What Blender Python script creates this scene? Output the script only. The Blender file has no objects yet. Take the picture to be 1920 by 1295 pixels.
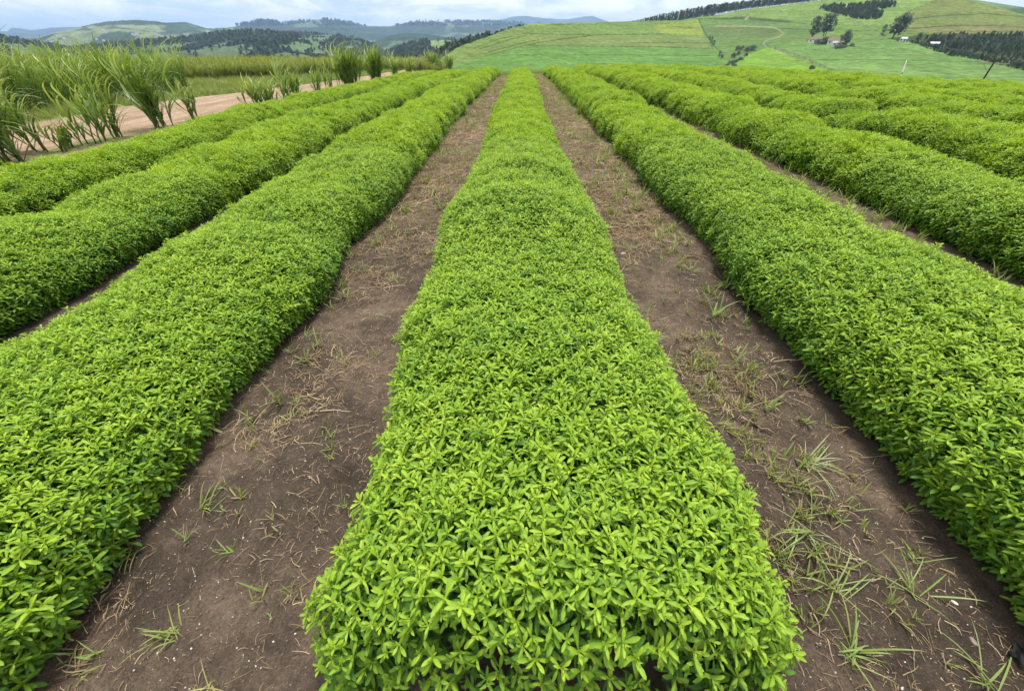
import bpy, math, random
import numpy as np
from mathutils import Vector, Matrix

random.seed(7)
R = math.radians
scene = bpy.context.scene
col = scene.collection

# ------------------------------------------------------------------ camera
CAM_Z, PITCH, YAW, FPX = 1.7, R(39.0), R(1.06), 720.0
cd = bpy.data.cameras.new('camera'); cam = bpy.data.objects.new('camera', cd); col.objects.link(cam)
cam.location = (0, 0, CAM_Z); cam.rotation_euler = (math.pi/2-PITCH, 0, YAW)
cd.sensor_width = 36; cd.lens = 36*FPX/1920; cd.clip_start = .02; cd.clip_end = 60000
scene.camera = cam
scene.render.resolution_x, scene.render.resolution_y = 1024, 690

# ------------------------------------------------------------------ world, sun, exposure
SUN_EL, SUN_AZ = R(70), R(12)          # azimuth measured clockwise from +Y
world = bpy.data.worlds.new('World'); scene.world = world; world.use_nodes = True
nt = world.node_tree; nt.nodes.clear()
def N(t, typ, **kw):
    n = t.nodes.new(typ)
    for k, v in kw.items(): setattr(n, k, v)
    return n
def L(t, a, b): t.links.new(a, b)
out = N(nt, 'ShaderNodeOutputWorld')
sky = N(nt, 'ShaderNodeTexSky', sky_type='NISHITA', sun_disc=False, sun_elevation=SUN_EL, sun_rotation=SUN_AZ, altitude=400, air_density=1.0, dust_density=1.0, ozone_density=1.5)
bg1 = N(nt, 'ShaderNodeBackground'); bg1.inputs[1].default_value = .13; L(nt, sky.outputs[0], bg1.inputs[0])
tc = N(nt, 'ShaderNodeTexCoord'); sep = N(nt, 'ShaderNodeSeparateXYZ'); L(nt, tc.outputs['Generated'], sep.inputs[0])
def mth(t, op, a, b=None, clamp=False):
    n = N(t, 'ShaderNodeMath', operation=op, use_clamp=clamp)
    for i, v in enumerate((a, b)):
        if v is None: continue
        if isinstance(v, (int, float)): n.inputs[i].default_value = v
        else: L(t, v, n.inputs[i])
    return n.outputs[0]
cmb = N(nt, 'ShaderNodeMapping'); cmb.inputs['Scale'].default_value = (1, 1, 4.5); L(nt, tc.outputs['Generated'], cmb.inputs[0])
def noise(t, vec, scale, detail=6, rough=.55, dist=0.0):
    n = N(t, 'ShaderNodeTexNoise'); n.inputs['Scale'].default_value = scale; n.inputs['Detail'].default_value = detail
    n.inputs['Roughness'].default_value = rough; n.inputs['Distortion'].default_value = dist
    if vec is not None: L(t, vec, n.inputs['Vector'])
    return n.outputs[0]
def ramp(t, fac, stops, interp='LINEAR'):
    n = N(t, 'ShaderNodeValToRGB'); e = n.color_ramp.elements; n.color_ramp.interpolation = interp
    while len(e) < len(stops): e.new(.5)
    for el, (p, c) in zip(e, stops):
        el.position = p; el.color = (c, c, c, 1) if isinstance(c, (int, float)) else (*c, 1)
    L(t, fac, n.inputs[0]); return n.outputs[0]
cov = ramp(nt, noise(nt, cmb.outputs[0], 2.6, 7, .55, .3), [(.30, .85), (.52, 1.0)])
shade = ramp(nt, noise(nt, cmb.outputs[0], 7.0, 9, .58, .5), [(.38, (.60, .72, .78)), (.45, (.80, .87, .90)), (.50, (.98, 1.0, 1.0)), (.58, (1.12, 1.11, 1.08))])
bg2 = N(nt, 'ShaderNodeBackground'); bg2.inputs[1].default_value = .74; L(nt, shade, bg2.inputs[0])
mx = N(nt, 'ShaderNodeMixShader'); L(nt, cov, mx.inputs[0]); L(nt, bg1.outputs[0], mx.inputs[1]); L(nt, bg2.outputs[0], mx.inputs[2])
L(nt, mx.outputs[0], out.inputs[0])

sd = bpy.data.lights.new('sun', 'SUN'); sun = bpy.data.objects.new('sun', sd); col.objects.link(sun)
sd.energy = 2.7; sd.angle = R(12); sd.color = (1.0, .965, .90)
sun.rotation_euler = (math.pi/2-SUN_EL, 0, math.pi-SUN_AZ)
sun.location = (0, 0, 30)
vs = scene.view_settings
vs.view_transform = 'Standard'; vs.look = 'None'; vs.exposure = 0.82; vs.gamma = 1.0; vs.use_curve_mapping = False
scene.cycles.max_bounces = 5; scene.cycles.diffuse_bounces = 3; scene.cycles.transmission_bounces = 3
scene.cycles.glossy_bounces = 2; scene.cycles.volume_bounces = 0; scene.cycles.transparent_max_bounces = 4
scene.cycles.use_denoising = True

# ------------------------------------------------------------------ projection helpers (1920 x 1295 picture coordinates)
cP, sP, cY, sY = math.cos(PITCH), math.sin(PITCH), math.cos(YAW), math.sin(YAW)
def ray(px, py):
    a = (np.asarray(px, float)-960)/FPX; t = (647.5-np.asarray(py, float))/FPX
    f = cP+sP*t; u = -sP+cP*t
    return a*cY-f*sY, a*sY+f*cY, u+0*a
def azel(px, py):
    x, y, u = ray(px, py); return np.arctan2(x, y), np.arctan2(u, np.hypot(x, y))
def proj(P):
    P = np.asarray(P, float); x, y, z = P[..., 0], P[..., 1], P[..., 2]-CAM_Z
    a = x*cY+y*sY; f = -x*sY+y*cY
    d = f*cP-z*sP; up = f*sP+z*cP
    d = np.where(d < 1e-3, 1e-3, d)
    return 960+FPX*a/d, 647.5-FPX*up/d

# ------------------------------------------------------------------ noise
def hsh(ix, iy, s):
    n = (ix.astype(np.int64)*374761393+iy.astype(np.int64)*668265263+s*1442695041) & 0x7fffffff
    n = ((n ^ (n >> 13))*1274126177) & 0x7fffffff
    n = (n ^ (n >> 16)) & 0xffffff
    return n/float(0xffffff)
def vn(x, y, s=0):
    x = np.asarray(x, float); y = np.asarray(y, float)+0*x; x = x+0*y
    ix, iy = np.floor(x), np.floor(y); fx, fy = x-ix, y-iy
    fx = fx*fx*(3-2*fx); fy = fy*fy*(3-2*fy)
    a = hsh(ix, iy, s); b = hsh(ix+1, iy, s); c = hsh(ix, iy+1, s); d = hsh(ix+1, iy+1, s)
    return (a*(1-fx)+b*fx)*(1-fy)+(c*(1-fx)+d*fx)*fy
def fbm(x, y, s=0, o=4, g=.5):
    t = 0; A = 1; S = 0
    for i in range(o):
        t = t+A*vn(np.asarray(x)*2**i, np.asarray(y)*2**i, s+i*17); S += A; A *= g
    return t/S
def sstep(a, b, x): t = np.clip((np.asarray(x, float)-a)/(b-a), 0, 1); return t*t*(3-2*t)

# ------------------------------------------------------------------ mesh helpers
def mesh_from(name, V, F, mat=None, smooth=False, attrs=None):
    me = bpy.data.meshes.new(name)
    V = np.asarray(V, np.float32)
    if isinstance(F, np.ndarray):
        k = F.shape[1]; me.vertices.add(len(V)); me.vertices.foreach_set('co', V.ravel())
        me.loops.add(F.size); me.loops.foreach_set('vertex_index', F.astype(np.int32).ravel())
        me.polygons.add(len(F)); me.polygons.foreach_set('loop_start', np.arange(0, F.size, k, dtype=np.int32))
        me.update(calc_edges=True)
    else:
        me.from_pydata([tuple(v) for v in V], [], F)
    if smooth: me.polygons.foreach_set('use_smooth', np.ones(len(me.polygons), bool))
    for nm, arr in (attrs or {}).items():
        arr = np.asarray(arr, np.float32)
        if arr.ndim == 2 and arr.shape[1] == 3: arr = np.c_[arr, np.ones(len(arr), np.float32)]
        if arr.ndim == 2:
            a = me.attributes.new(nm, 'FLOAT_COLOR', 'POINT'); a.data.foreach_set('color', arr.ravel())
        else:
            a = me.attributes.new(nm, 'FLOAT', 'POINT'); a.data.foreach_set('value', arr)
    if mat: me.materials.append(mat)
    me.update(); return me
def obj(name, me, parent=None, loc=None):
    o = bpy.data.objects.new(name, me); col.objects.link(o)
    if parent: o.parent = parent
    if loc is not None: o.location = loc
    return o
def tag(o, label=None, cat=None, group=None, kind=None):
    for k, v in (('label', label), ('category', cat), ('group', group), ('kind', kind)):
        if v: o[k] = v
    return o
def empty(name, loc=(0, 0, 0)):
    o = bpy.data.objects.new(name, None); col.objects.link(o); o.location = loc; o.empty_display_size = .1; return o
def grid_faces(nr, nc, wrap=False):
    i, j = np.meshgrid(np.arange(nr-1), np.arange(nc if wrap else nc-1), indexing='ij'); j2 = (j+1) % nc
    return np.stack([i*nc+j, i*nc+j2, (i+1)*nc+j2, (i+1)*nc+j], -1).reshape(-1, 4)
class MB:
    def __init__(s): s.v = []; s.f = []; s.a = []
    def add(s, V, F, a=0.0):
        n = len(s.v); s.v += [tuple(p) for p in V]; s.f += [tuple(i+n for i in f) for f in F]
        s.a += list(a) if hasattr(a, '__len__') else [a]*len(V)
    def tube(s, pts, rad, n=6, a=0.0):
        pts = [Vector(p) for p in pts]; V = []; F = []
        for i, p in enumerate(pts):
            d = (pts[min(i+1, len(pts)-1)]-pts[max(i-1, 0)]).normalized()
            x = d.orthogonal().normalized() if i == 0 else (x-d*x.dot(d)).normalized()
            y = d.cross(x); r = rad[i] if hasattr(rad, '__len__') else rad
            for k in range(n):
                t = 2*math.pi*k/n; V.append(p+(x*math.cos(t)+y*math.sin(t))*r)
        for i in range(len(pts)-1):
            for k in range(n): F.append((i*n+k, i*n+(k+1) % n, (i+1)*n+(k+1) % n, (i+1)*n+k))
        F.append(tuple(range(n-1, -1, -1))); F.append(tuple((len(pts)-1)*n+k for k in range(n)))
        s.add(V, F, a)
    def box(s, c, d, rz=0.0, a=0.0):
        V = []
        for x in (-1, 1):
            for y in (-1, 1):
                for z in (-1, 1):
                    X, Y = x*d[0]/2, y*d[1]/2
                    V.append((c[0]+X*math.cos(rz)-Y*math.sin(rz), c[1]+X*math.sin(rz)+Y*math.cos(rz), c[2]+z*d[2]/2))
        s.add(V, [(0, 1, 3, 2), (4, 6, 7, 5), (0, 4, 5, 1), (2, 3, 7, 6), (0, 2, 6, 4), (1, 5, 7, 3)], a)
    def mesh(s, name, mat, smooth=False): return mesh_from(name, s.v, s.f, mat, smooth, {'age': s.a})
    def build(s, name, mat, parent=None, smooth=False): return obj(name, s.mesh(name, mat, smooth), parent)

# ------------------------------------------------------------------ materials
def new_mat(name):
    m = bpy.data.materials.new(name); m.use_nodes = True; t = m.node_tree; t.nodes.clear()
    o = N(t, 'ShaderNodeOutputMaterial'); return m, t, o
def attr(t, name, typ='GEOMETRY', out='Fac'):
    n = N(t, 'ShaderNodeAttribute', attribute_name=name, attribute_type=typ); return n.outputs[out]
def mix(t, f, a, b, bt='MIX'):
    n = N(t, 'ShaderNodeMix', data_type='RGBA', blend_type=bt)
    for i, v in ((0, f), (6, a), (7, b)):
        if isinstance(v, (int, float)): n.inputs[i].default_value = v
        elif isinstance(v, tuple): n.inputs[i].default_value = (*v, 1)
        else: L(t, v, n.inputs[i])
    return n.outputs[2]
def principled(t, base, rough=.8, spec=.3, normal=None):
    p = N(t, 'ShaderNodeBsdfPrincipled')
    if isinstance(base, tuple): p.inputs['Base Color'].default_value = (*base, 1)
    else: L(t, base, p.inputs['Base Color'])
    p.inputs['Roughness'].default_value = rough; p.inputs['Specular IOR Level'].default_value = spec
    if normal: L(t, normal, p.inputs['Normal'])
    return p.outputs[0]
def bump(t, h, strength=.5, dist=.01):
    b = N(t, 'ShaderNodeBump'); b.inputs['Strength'].default_value = strength; b.inputs['Distance'].default_value = dist
    L(t, h, b.inputs['Height']); return b.outputs[0]
def geo_pos(t): return N(t, 'ShaderNodeNewGeometry').outputs['Position']
def plain(name, c, rough=.8, spec=.3, var=.25, scale=8):
    m, t, o = new_mat(name); n = noise(t, geo_pos(t), scale, 4)
    f = ramp(t, n, [(.3, 1-var), (.7, 1+var)])
    L(t, principled(t, mix(t, 1.0, c, f, 'MULTIPLY'), rough, spec), o.inputs[0]); return m
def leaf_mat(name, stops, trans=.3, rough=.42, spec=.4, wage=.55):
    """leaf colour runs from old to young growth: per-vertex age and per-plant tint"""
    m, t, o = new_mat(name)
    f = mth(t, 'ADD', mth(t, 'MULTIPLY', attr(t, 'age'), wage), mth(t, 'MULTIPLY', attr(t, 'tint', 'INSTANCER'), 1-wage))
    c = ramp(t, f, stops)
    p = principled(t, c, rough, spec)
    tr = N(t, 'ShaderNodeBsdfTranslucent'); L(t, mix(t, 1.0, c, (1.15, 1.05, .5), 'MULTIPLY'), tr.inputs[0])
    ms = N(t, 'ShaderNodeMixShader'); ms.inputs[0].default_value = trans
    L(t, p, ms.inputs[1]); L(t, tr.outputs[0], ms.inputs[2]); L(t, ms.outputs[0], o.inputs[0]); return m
M = {}
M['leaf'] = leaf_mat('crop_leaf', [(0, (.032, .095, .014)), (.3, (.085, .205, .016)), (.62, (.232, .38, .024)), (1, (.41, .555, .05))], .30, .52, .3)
M['core'] = plain('inner_foliage', (.024, .05, .012), .9, .1, .5, 30)  # kept very dark: shade of the gaps between leaves is in this colour
M['cane'] = leaf_mat('cane_leaf', [(0, (.20, .15, .055)), (.2, (.12, .16, .045)), (.45, (.11, .21, .03)), (.75, (.23, .34, .06)), (1, (.46, .54, .24))], .28, .4, .5, .7)
M['cane_far'] = leaf_mat('cane_field_leaf', [(0, (.13, .085, .04)), (.25, (.13, .15, .045)), (.55, (.17, .22, .05)), (.8, (.26, .32, .08)), (1, (.40, .45, .17))], .28, .5, .4, .75)
M['stalk'] = plain('cane_stalk', (.13, .17, .05), .6, .3, .3, 12)
M['grass'] = leaf_mat('grass_blade', [(0, (.40, .31, .16)), (.3, (.30, .29, .10)), (.6, (.19, .28, .05)), (1, (.38, .43, .22))], .25, .5, .3, .5)
M['straw'] = leaf_mat('dry_straw', [(0, (.13, .085, .05)), (.4, (.27, .19, .105)), (.75, (.40, .29, .17)), (1, (.55, .43, .28))], .1, .7, .2, .1)
M['pebble'] = leaf_mat('pebble', [(0, (.10, .07, .055)), (.6, (.24, .16, .12)), (.9, (.42, .36, .3)), (1, (.7, .66, .6))], .0, .8, .3, .0)
M['tree'] = leaf_mat('tree_leaf', [(0, (.025, .042, .017)), (.5, (.055, .082, .03)), (1, (.11, .15, .055))], .15, .6, .3, .6)
M['bark'] = plain('bark', (.10, .08, .06), .9, .2, .3, 2)
M['pale_bark'] = plain('pale_bark', (.30, .27, .23), .9, .2, .3, 2)

def soil_mat():
    m, t, o = new_mat('soil'); p = geo_pos(t)
    a = noise(t, p, 1.4, 7, .65); b = noise(t, p, 14, 8, .72); c = noise(t, p, 110, 6, .75)
    base = ramp(t, a, [(.32, (.046, .035, .027)), (.5, (.084, .062, .047)), (.64, (.160, .115, .084))])
    base = mix(t, 1.0, base, ramp(t, b, [(.3, .6), (.5, 1.0), (.72, 1.5)]), 'MULTIPLY')
    base = mix(t, 1.0, base, ramp(t, c, [(.3, .5), (.7, 1.55)]), 'MULTIPLY')
    v = N(t, 'ShaderNodeTexVoronoi'); v.inputs['Scale'].default_value = 75; L(t, p, v.inputs['Vector'])
    sp = ramp(t, v.outputs['Distance'], [(.10, 1.0), (.17, 0.0)])
    pick = ramp(t, N_sep(t, v.outputs['Color']), [(.80, 0.0), (.84, 1.0)])
    base = mix(t, mth(t, 'MULTIPLY', mth(t, 'MULTIPLY', sp, pick), .75), base, (.26, .21, .17))
    veg = attr(t, 'veg')
    g = ramp(t, noise(t, p, 2.2, 5, .6), [(.3, (.14, .17, .05)), (.7, (.27, .28, .11))])
    base = mix(t, veg, base, g)
    dry = attr(t, 'dry')
    base = mix(t, mth(t, 'MULTIPLY', dry, ramp(t, noise(t, p, 5, 6, .7), [(.38, 0.0), (.6, .85)])), base, (.15, .115, .062))
    h = mth(t, 'ADD', mth(t, 'MULTIPLY', b, .5), mth(t, 'MULTIPLY', c, .35))
    L(t, principled(t, base, .92, .15, bump(t, h, 1.0, .035)), o.inputs[0]); return m
def N_sep(t, c):
    s = N(t, 'ShaderNodeSeparateColor'); L(t, c, s.inputs[0]); return s.outputs[0]
M['soil'] = soil_mat()
def road_mat():
    m, t, o = new_mat('road_dirt'); p = geo_pos(t)
    mp = N(t, 'ShaderNodeMapping'); mp.inputs['Scale'].default_value = (2.2, .25, 1); L(t, p, mp.inputs[0])
    a = noise(t, mp.outputs[0], 1.3, 6, .65); b = noise(t, p, 14, 5, .7)
    c = ramp(t, a, [(.3, (.20, .13, .085)), (.5, (.30, .21, .145)), (.7, (.40, .295, .21))])
    c = mix(t, 1.0, c, ramp(t, b, [(.3, .78), (.7, 1.2)]), 'MULTIPLY')
    L(t, principled(t, c, .95, .1, bump(t, mth(t, 'ADD', a, b), .6, .05)), o.inputs[0]); return m
M['road'] = road_mat()
def terrain_mat(name, scale, var=.3, bs=.6, bd=1.0):
    m, t, o = new_mat(name); p = geo_pos(t); c = attr(t, 'col', out='Color')
    n = noise(t, p, scale, 6, .65); n2 = noise(t, p, scale*.12, 4, .6)
    c = mix(t, 1.0, c, ramp(t, n, [(.28, 1-var), (.72, 1+var)]), 'MULTIPLY')
    c = mix(t, 1.0, c, ramp(t, n2, [(.3, 1-var*.5), (.7, 1+var*.5)]), 'MULTIPLY')
    L(t, principled(t, c, .95, .08, bump(t, n, bs, bd)), o.inputs[0]); return m
M['hill'] = terrain_mat('cane_hillside', .22, .32, .9, 1.6)
M['ridge'] = terrain_mat('ridge', .02, .35, .8, 12)
M['far'] = terrain_mat('far_range', .004, .3, .6, 40)

# ------------------------------------------------------------------ scatter (geometry nodes, only for uncountable stuff)
def variants(name, meshes):
    c = bpy.data.collections.new(name)
    for i, me in enumerate(meshes):
        o = bpy.data.objects.new('%s_variant_%02d' % (name, i), me); c.objects.link(o)
    return c
def scatter(name, coll, nvar, pts, rots, scl, tint, parent=None, rng=None):
    pts = np.asarray(pts, np.float32); n = len(pts)
    me = bpy.data.meshes.new(name); me.vertices.add(n); me.vertices.foreach_set('co', pts.ravel())
    def at(nm, ty, arr, key='value'):
        a = me.attributes.new(nm, ty, 'POINT'); a.data.foreach_set(key, np.ascontiguousarray(arr).ravel())
    at('rot', 'FLOAT_VECTOR', np.asarray(rots, np.float32), 'vector'); s = np.asarray(scl, np.float32)
    if s.ndim == 1: s = np.repeat(s[:, None], 3, 1)
    at('scl', 'FLOAT_VECTOR', s, 'vector'); at('tint', 'FLOAT', np.asarray(tint, np.float32))
    at('vid', 'INT', (rng or np.random.default_rng(1)).integers(0, nvar, n).astype(np.int32))
    o = obj(name, me, parent)
    g = bpy.data.node_groups.new(name, 'GeometryNodeTree')
    g.interface.new_socket('Geometry', in_out='INPUT', socket_type='NodeSocketGeometry')
    g.interface.new_socket('Geometry', in_out='OUTPUT', socket_type='NodeSocketGeometry')
    gi, go = N(g, 'NodeGroupInput'), N(g, 'NodeGroupOutput')
    ci = N(g, 'GeometryNodeCollectionInfo'); ci.inputs['Collection'].default_value = coll
    ci.inputs['Separate Children'].default_value = True; ci.inputs['Reset Children'].default_value = True
    ip = N(g, 'GeometryNodeInstanceOnPoints'); ip.inputs['Pick Instance'].default_value = True
    def na(nm, ty):
        x = N(g, 'GeometryNodeInputNamedAttribute', data_type=ty); x.inputs[0].default_value = nm; return x.outputs[0]
    er = N(g, 'FunctionNodeEulerToRotation'); L(g, na('rot', 'FLOAT_VECTOR'), er.inputs[0])
    L(g, gi.outputs[0], ip.inputs['Points']); L(g, ci.outputs[0], ip.inputs['Instance']); L(g, na('vid', 'INT'), ip.inputs['Instance Index'])
    L(g, er.outputs[0], ip.inputs['Rotation']); L(g, na('scl', 'FLOAT_VECTOR'), ip.inputs['Scale']); L(g, ip.outputs[0], go.inputs[0])
    md = o.modifiers.new('scatter', 'NODES'); md.node_group = g
    o['kind'] = 'stuff'; return o
def axis_euler(ax, spin):
    """euler XYZ that turns +Z to ax after a spin about Z (vectorised)"""
    ax = ax/np.linalg.norm(ax, axis=1, keepdims=True)
    th = np.arccos(np.clip(ax[:, 2], -1, 1)); ph = np.arctan2(ax[:, 1], ax[:, 0])
    # R = Rz(ph) Ry(th) Rz(spin)
    c, s = np.cos, np.sin
    def rz(a): z = 0*a; return np.stack([np.stack([c(a), -s(a), z], -1), np.stack([s(a), c(a), z], -1), np.stack([z, z, z+1], -1)], -2)
    def ry(a): z = 0*a; return np.stack([np.stack([c(a), z, s(a)], -1), np.stack([z, z+1, z], -1), np.stack([-s(a), z, c(a)], -1)], -2)
    m = rz(ph) @ ry(th) @ rz(spin)
    y = np.arcsin(np.clip(-m[:, 2, 0], -1, 1)); x = np.arctan2(m[:, 2, 1], m[:, 2, 2]); z = np.arctan2(m[:, 1, 0], m[:, 0, 0])
    return np.stack([x, y, z], -1)

# ================================================================== THE GROUND
def gz(x, y):
    x = np.asarray(x, float); y = np.asarray(y, float)
    tilt = .035*np.clip(x, -8.5, 40); lf = sstep(-7.4, -10.5, x)
    z = tilt-np.where(x > 0, .0022*x*x, 0)-np.where(x < -26, .0012*(x+26)**2, 0)-(.0006-.00032*lf)*y*y-np.where(y > 44, .0016*(y-44)**2, 0)
    return -60*(1-np.exp(np.minimum(z, 0)/60))+np.maximum(z, 0)
def on_ground(px, py, dz=0.0):
    x, y, u = [float(v) for v in ray(px, py)]; k = 1.0
    for i in range(60):
        h = CAM_Z-float(gz(x*k, y*k))-dz; k = .5*k+.5*h/max(-u, 1e-3)
    return Vector((x*k, y*k, float(gz(x*k, y*k))))
FIELD_END = 38.5
xs = np.r_[-np.geomspace(14000, 60, 26), np.arange(-56, -12, 2.0), np.arange(-12, -2.1, .35), np.arange(-2.0, 2.31, .03), np.arange(2.6, 30, .6), np.geomspace(32, 14000, 30)]
ys = np.r_[-np.geomspace(14000, 8, 26), np.arange(-6, -.1, .4), np.arange(0, 6.0, .03), np.arange(6.1, 14, .12), np.arange(14.4, 60, .6), np.geomspace(62, 14000, 36)]
X, Y = np.meshgrid(xs, ys); Z = gz(X, Y)
near = sstep(14, 6, np.abs(Y))*sstep(4, 2.2, np.abs(X))
Z = Z+near*((fbm(X*2.2, Y*2.2, 3, 3)-.5)*.06+(fbm(X*9, Y*9, 9, 3, .7)-.5)*.052)
infield = (X > -7.75) & (X < 25.5) & (Y < FIELD_END) & (Y > -14)
veg = np.where(infield, 0.0, 1.0)
dry = np.where(infield, .12+.88*sstep(1.6, 7, Y), .3)*np.where((X < .3) & infield, .75, 1)
obj('ground', mesh_from('ground', np.stack([X, Y, Z], -1).reshape(-1, 3), grid_faces(len(ys), len(xs)), M['soil'], True, {'veg': veg.ravel(), 'dry': dry.ravel()}))['kind'] = 'structure'

# dirt road beside the field
ry_ = np.arange(-14, 62, .5); ru = np.linspace(0, 1, 15)
def road_far(y): return np.interp(y, [-14, 0, 14, 17.5, 19.5, 22, 26, 33, 45, 62], [-13.6, -14.0, -14.5, -14.5, -13.6, -12.7, -11.9, -10.7, -10.2, -10.4])
def road_near(y): return np.interp(y, [-14, 20, 30, 45, 62], [-9.0, -9.0, -8.7, -8.5, -8.6])+.08*np.sin(y*.9)
def road_mid(y): return (road_far(y)+road_near(y))/2
def road_half(y): return (road_near(y)-road_far(y))/2+.06*np.sin(y*1.7)
RY, RU = np.meshgrid(ry_, ru, indexing='ij'); RX = road_mid(RY)+(RU*2-1)*road_half(RY)
rut = -.05*np.exp(-((np.abs(RU-.5)-.24)/.09)**2)+.03*np.exp(-((RU-.5)/.12)**2)
RZ = gz(RX, RY)+.03+rut*.7+(fbm(RX*2, RY*.8, 5)-.5)*.05-.05*(np.abs(RU-.5) > .49)
obj('dirt_road', mesh_from('dirt_road', np.stack([RX, RY, RZ], -1).reshape(-1, 3), grid_faces(len(ry_), len(ru)), M['road'], True))['kind'] = 'structure'

# ================================================================== THE HILLS
class Ridge:
    """a rising hillside seen from the field: crest line given as (azimuth, elevation), real distances front to back"""
    def __init__(s, crest, dist, r0, e0, g=.85):
        a, e = azel([c[0] for c in crest], [c[1] for c in crest]); s.a, s.e = a, e
        da, _ = azel([d[0] for d in dist], [63]*len(dist)); s.da, s.dr = da, np.array([d[1] for d in dist], float)
        s.r0, s.e0, s.g = r0, R(e0), g
    def E(s, az): return np.interp(az, s.a, s.e)
    def rc(s, az): return np.interp(az, s.da, s.dr)
    def height(s, az, t):
        """t 0..1 front slope, 1..2 back slope"""
        rc = s.rc(az); tf = np.minimum(t, 1); r = s.r0+(rc-s.r0)*tf; e = s.e0+(s.E(az)-s.e0)*tf**s.g
        z = CAM_Z+r*np.tan(e); tb = np.maximum(t-1, 0)
        zc = CAM_Z+rc*np.tan(s.E(az)); r = r+tb*.55*rc; z = np.where(t > 1, zc-tb**1.4*(np.abs(zc)*.6+.09*rc), z)
        return r, z
    def at(s, px, py):
        az, e = azel(px, py); f = np.clip((e-s.e0)/(s.E(az)-s.e0), 1e-4, 1); t = f**(1/s.g); r, z = s.height(az, t)
        return np.stack([r*np.sin(az), r*np.cos(az), z], -1)
def ridge_grid(rd, px0, px1, nc, nf, nb):
    a0 = azel(px0, 63)[0]; a1 = azel(px1, 63)[0]
    az, t = np.meshgrid(np.linspace(a0, a1, nc), np.r_[np.linspace(0, 1, nf), np.linspace(1, 2, nb+1)[1:]])
    r, z = rd.height(az, t); return az, t, r, z
def inpoly(px, py, poly):
    c = np.zeros(px.shape, bool); n = len(poly)
    for i in range(n):
        x1, y1 = poly[i]; x2, y2 = poly[(i+1) % n]
        if y1 == y2: continue
        k = ((y1 > py) != (y2 > py)) & (px < (x2-x1)*(py-y1)/(y2-y1)+x1); c ^= k
    return c
def dline(px, py, line):
    d = np.full(px.shape, 1e9)
    for (x1, y1), (x2, y2) in zip(line[:-1], line[1:]):
        vx, vy = x2-x1, y2-y1; q = np.clip(((px-x1)*vx+(py-y1)*vy)/(vx*vx+vy*vy), 0, 1)
        d = np.minimum(d, np.hypot(px-x1-q*vx, py-y1-q*vy))
    return d

# ---- the green cane hill on the right
HILL = Ridge([(700, 190), (780, 150), (840, 106), (855, 96), (869, 90), (895, 80), (922, 70), (945, 61), (968, 54), (1003, 48), (1060, 46), (1117, 45), (1170, 44), (1277, 41), (1307, 35), (1342, 32), (1400, 21), (1461, 14), (1526, 6), (1558, 2), (1620, -6), (1700, -9), (1760, -6), (1804, 0), (1860, 14), (1920, 31), (2000, 58), (2150, 110)],
             [(700, 330), (870, 430), (970, 580), (1100, 760), (1300, 880), (1560, 940), (1800, 900), (1920, 820), (2150, 700)], 230, -5.2)
az, t, r, z = ridge_grid(HILL, 700, 2150, 1300, 330, 40)
Xh, Yh = r*np.sin(az), r*np.cos(az)
front = (t <= 1)
bp = np.where(front, 4*t*(1-t), 0)
z = z+bp*((fbm(Xh/90, Yh/90, 21, 3)-.5)*5)
pxh, pyh = proj(np.stack([Xh, Yh, z], -1))
# crops on the hillside, as the ground carries them
def C3(*c): return np.array(c)
colr = np.zeros(Xh.shape+(3,)); colr[:] = C3(.10, .215, .055)
cane = np.full(Xh.shape, 1.6)
def fill(poly, c, h):
    k = inpoly(pxh+3*(fbm(Xh/14, Yh/14, 31)-.5), pyh+1.5*(fbm(Xh/14, Yh/14, 32)-.5), poly); colr[k] = c; cane[k] = h
fill([(840, 140), (888, 117), (986, 89), (1100, 90), (1335, 96), (1369, 126), (1375, 160), (840, 160)], C3(.085, .215, .05), 2.0)
fill([(945, 99), (1010, 84), (1108, 71), (1240, 68), (1319, 69), (1334, 95), (1180, 92), (986, 91)], C3(.118, .205, .060), 1.8)
fill([(855, 100), (922, 70), (968, 54), (1000, 60), (1110, 70), (1000, 86), (940, 100), (888, 118), (840, 130)], C3(.112, .205, .055), 1.4)
fill([(968, 54), (1003, 47), (1170, 43), (1310, 40), (1319, 69), (1240, 68), (1110, 70), (1000, 60)], C3(.105, .21, .048), 2.0)
fill([(968, 54), (1003, 40), (1120, 40), (1117, 49), (1010, 52)], C3(.15, .26, .055), 1.5)
fill([(1225, 52), (1311, 40), (1319, 70), (1235, 66)], C3(.155, .255, .045), 2.0)
fill([(1311, 40), (1397, 36), (1480, 43), (1600, 60), (1640, 75), (1560, 95), (1450, 92), (1433, 93), (1390, 120), (1365, 122), (1345, 95), (1325, 72)], C3(.085, .185, .05), .6)
fill([(1325, 52), (1380, 50), (1445, 53), (1468, 64), (1440, 73), (1390, 74), (1330, 70)], C3(.085, .155, .05), .5)
fill([(1311, 38), (1397, 20), (1540, 0), (1720, -30), (1800, -30), (1690, 50), (1600, 52), (1500, 42), (1400, 36)], C3(.125, .245, .065), 2.0)
fill([(1395, 110), (1430, 95), (1437, 94), (1500, 118), (1600, 155), (1380, 160), (1380, 122)], C3(.115, .27, .035), 1.8)
fill([(1440, 88), (1500, 79), (1560, 88), (1640, 76), (1690, 82), (1760, 98), (1850, 122), (1960, 150), (2150, 230), (1600, 240), (1540, 138)], C3(.10, .225, .065), 2.0)
fill([(1480, 80), (1560, 60), (1640, 62), (1668, 78), (1640, 83), (1560, 88)], C3(.098, .20, .055), 1.2)
fill([(1690, 30), (1750, 5), (1800, -20), (1960, 30), (2150, 80), (2150, 160), (1920, 70), (1800, 68), (1700, 66), (1670, 60)], C3(.12, .19, .055), 1.0)
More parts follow.
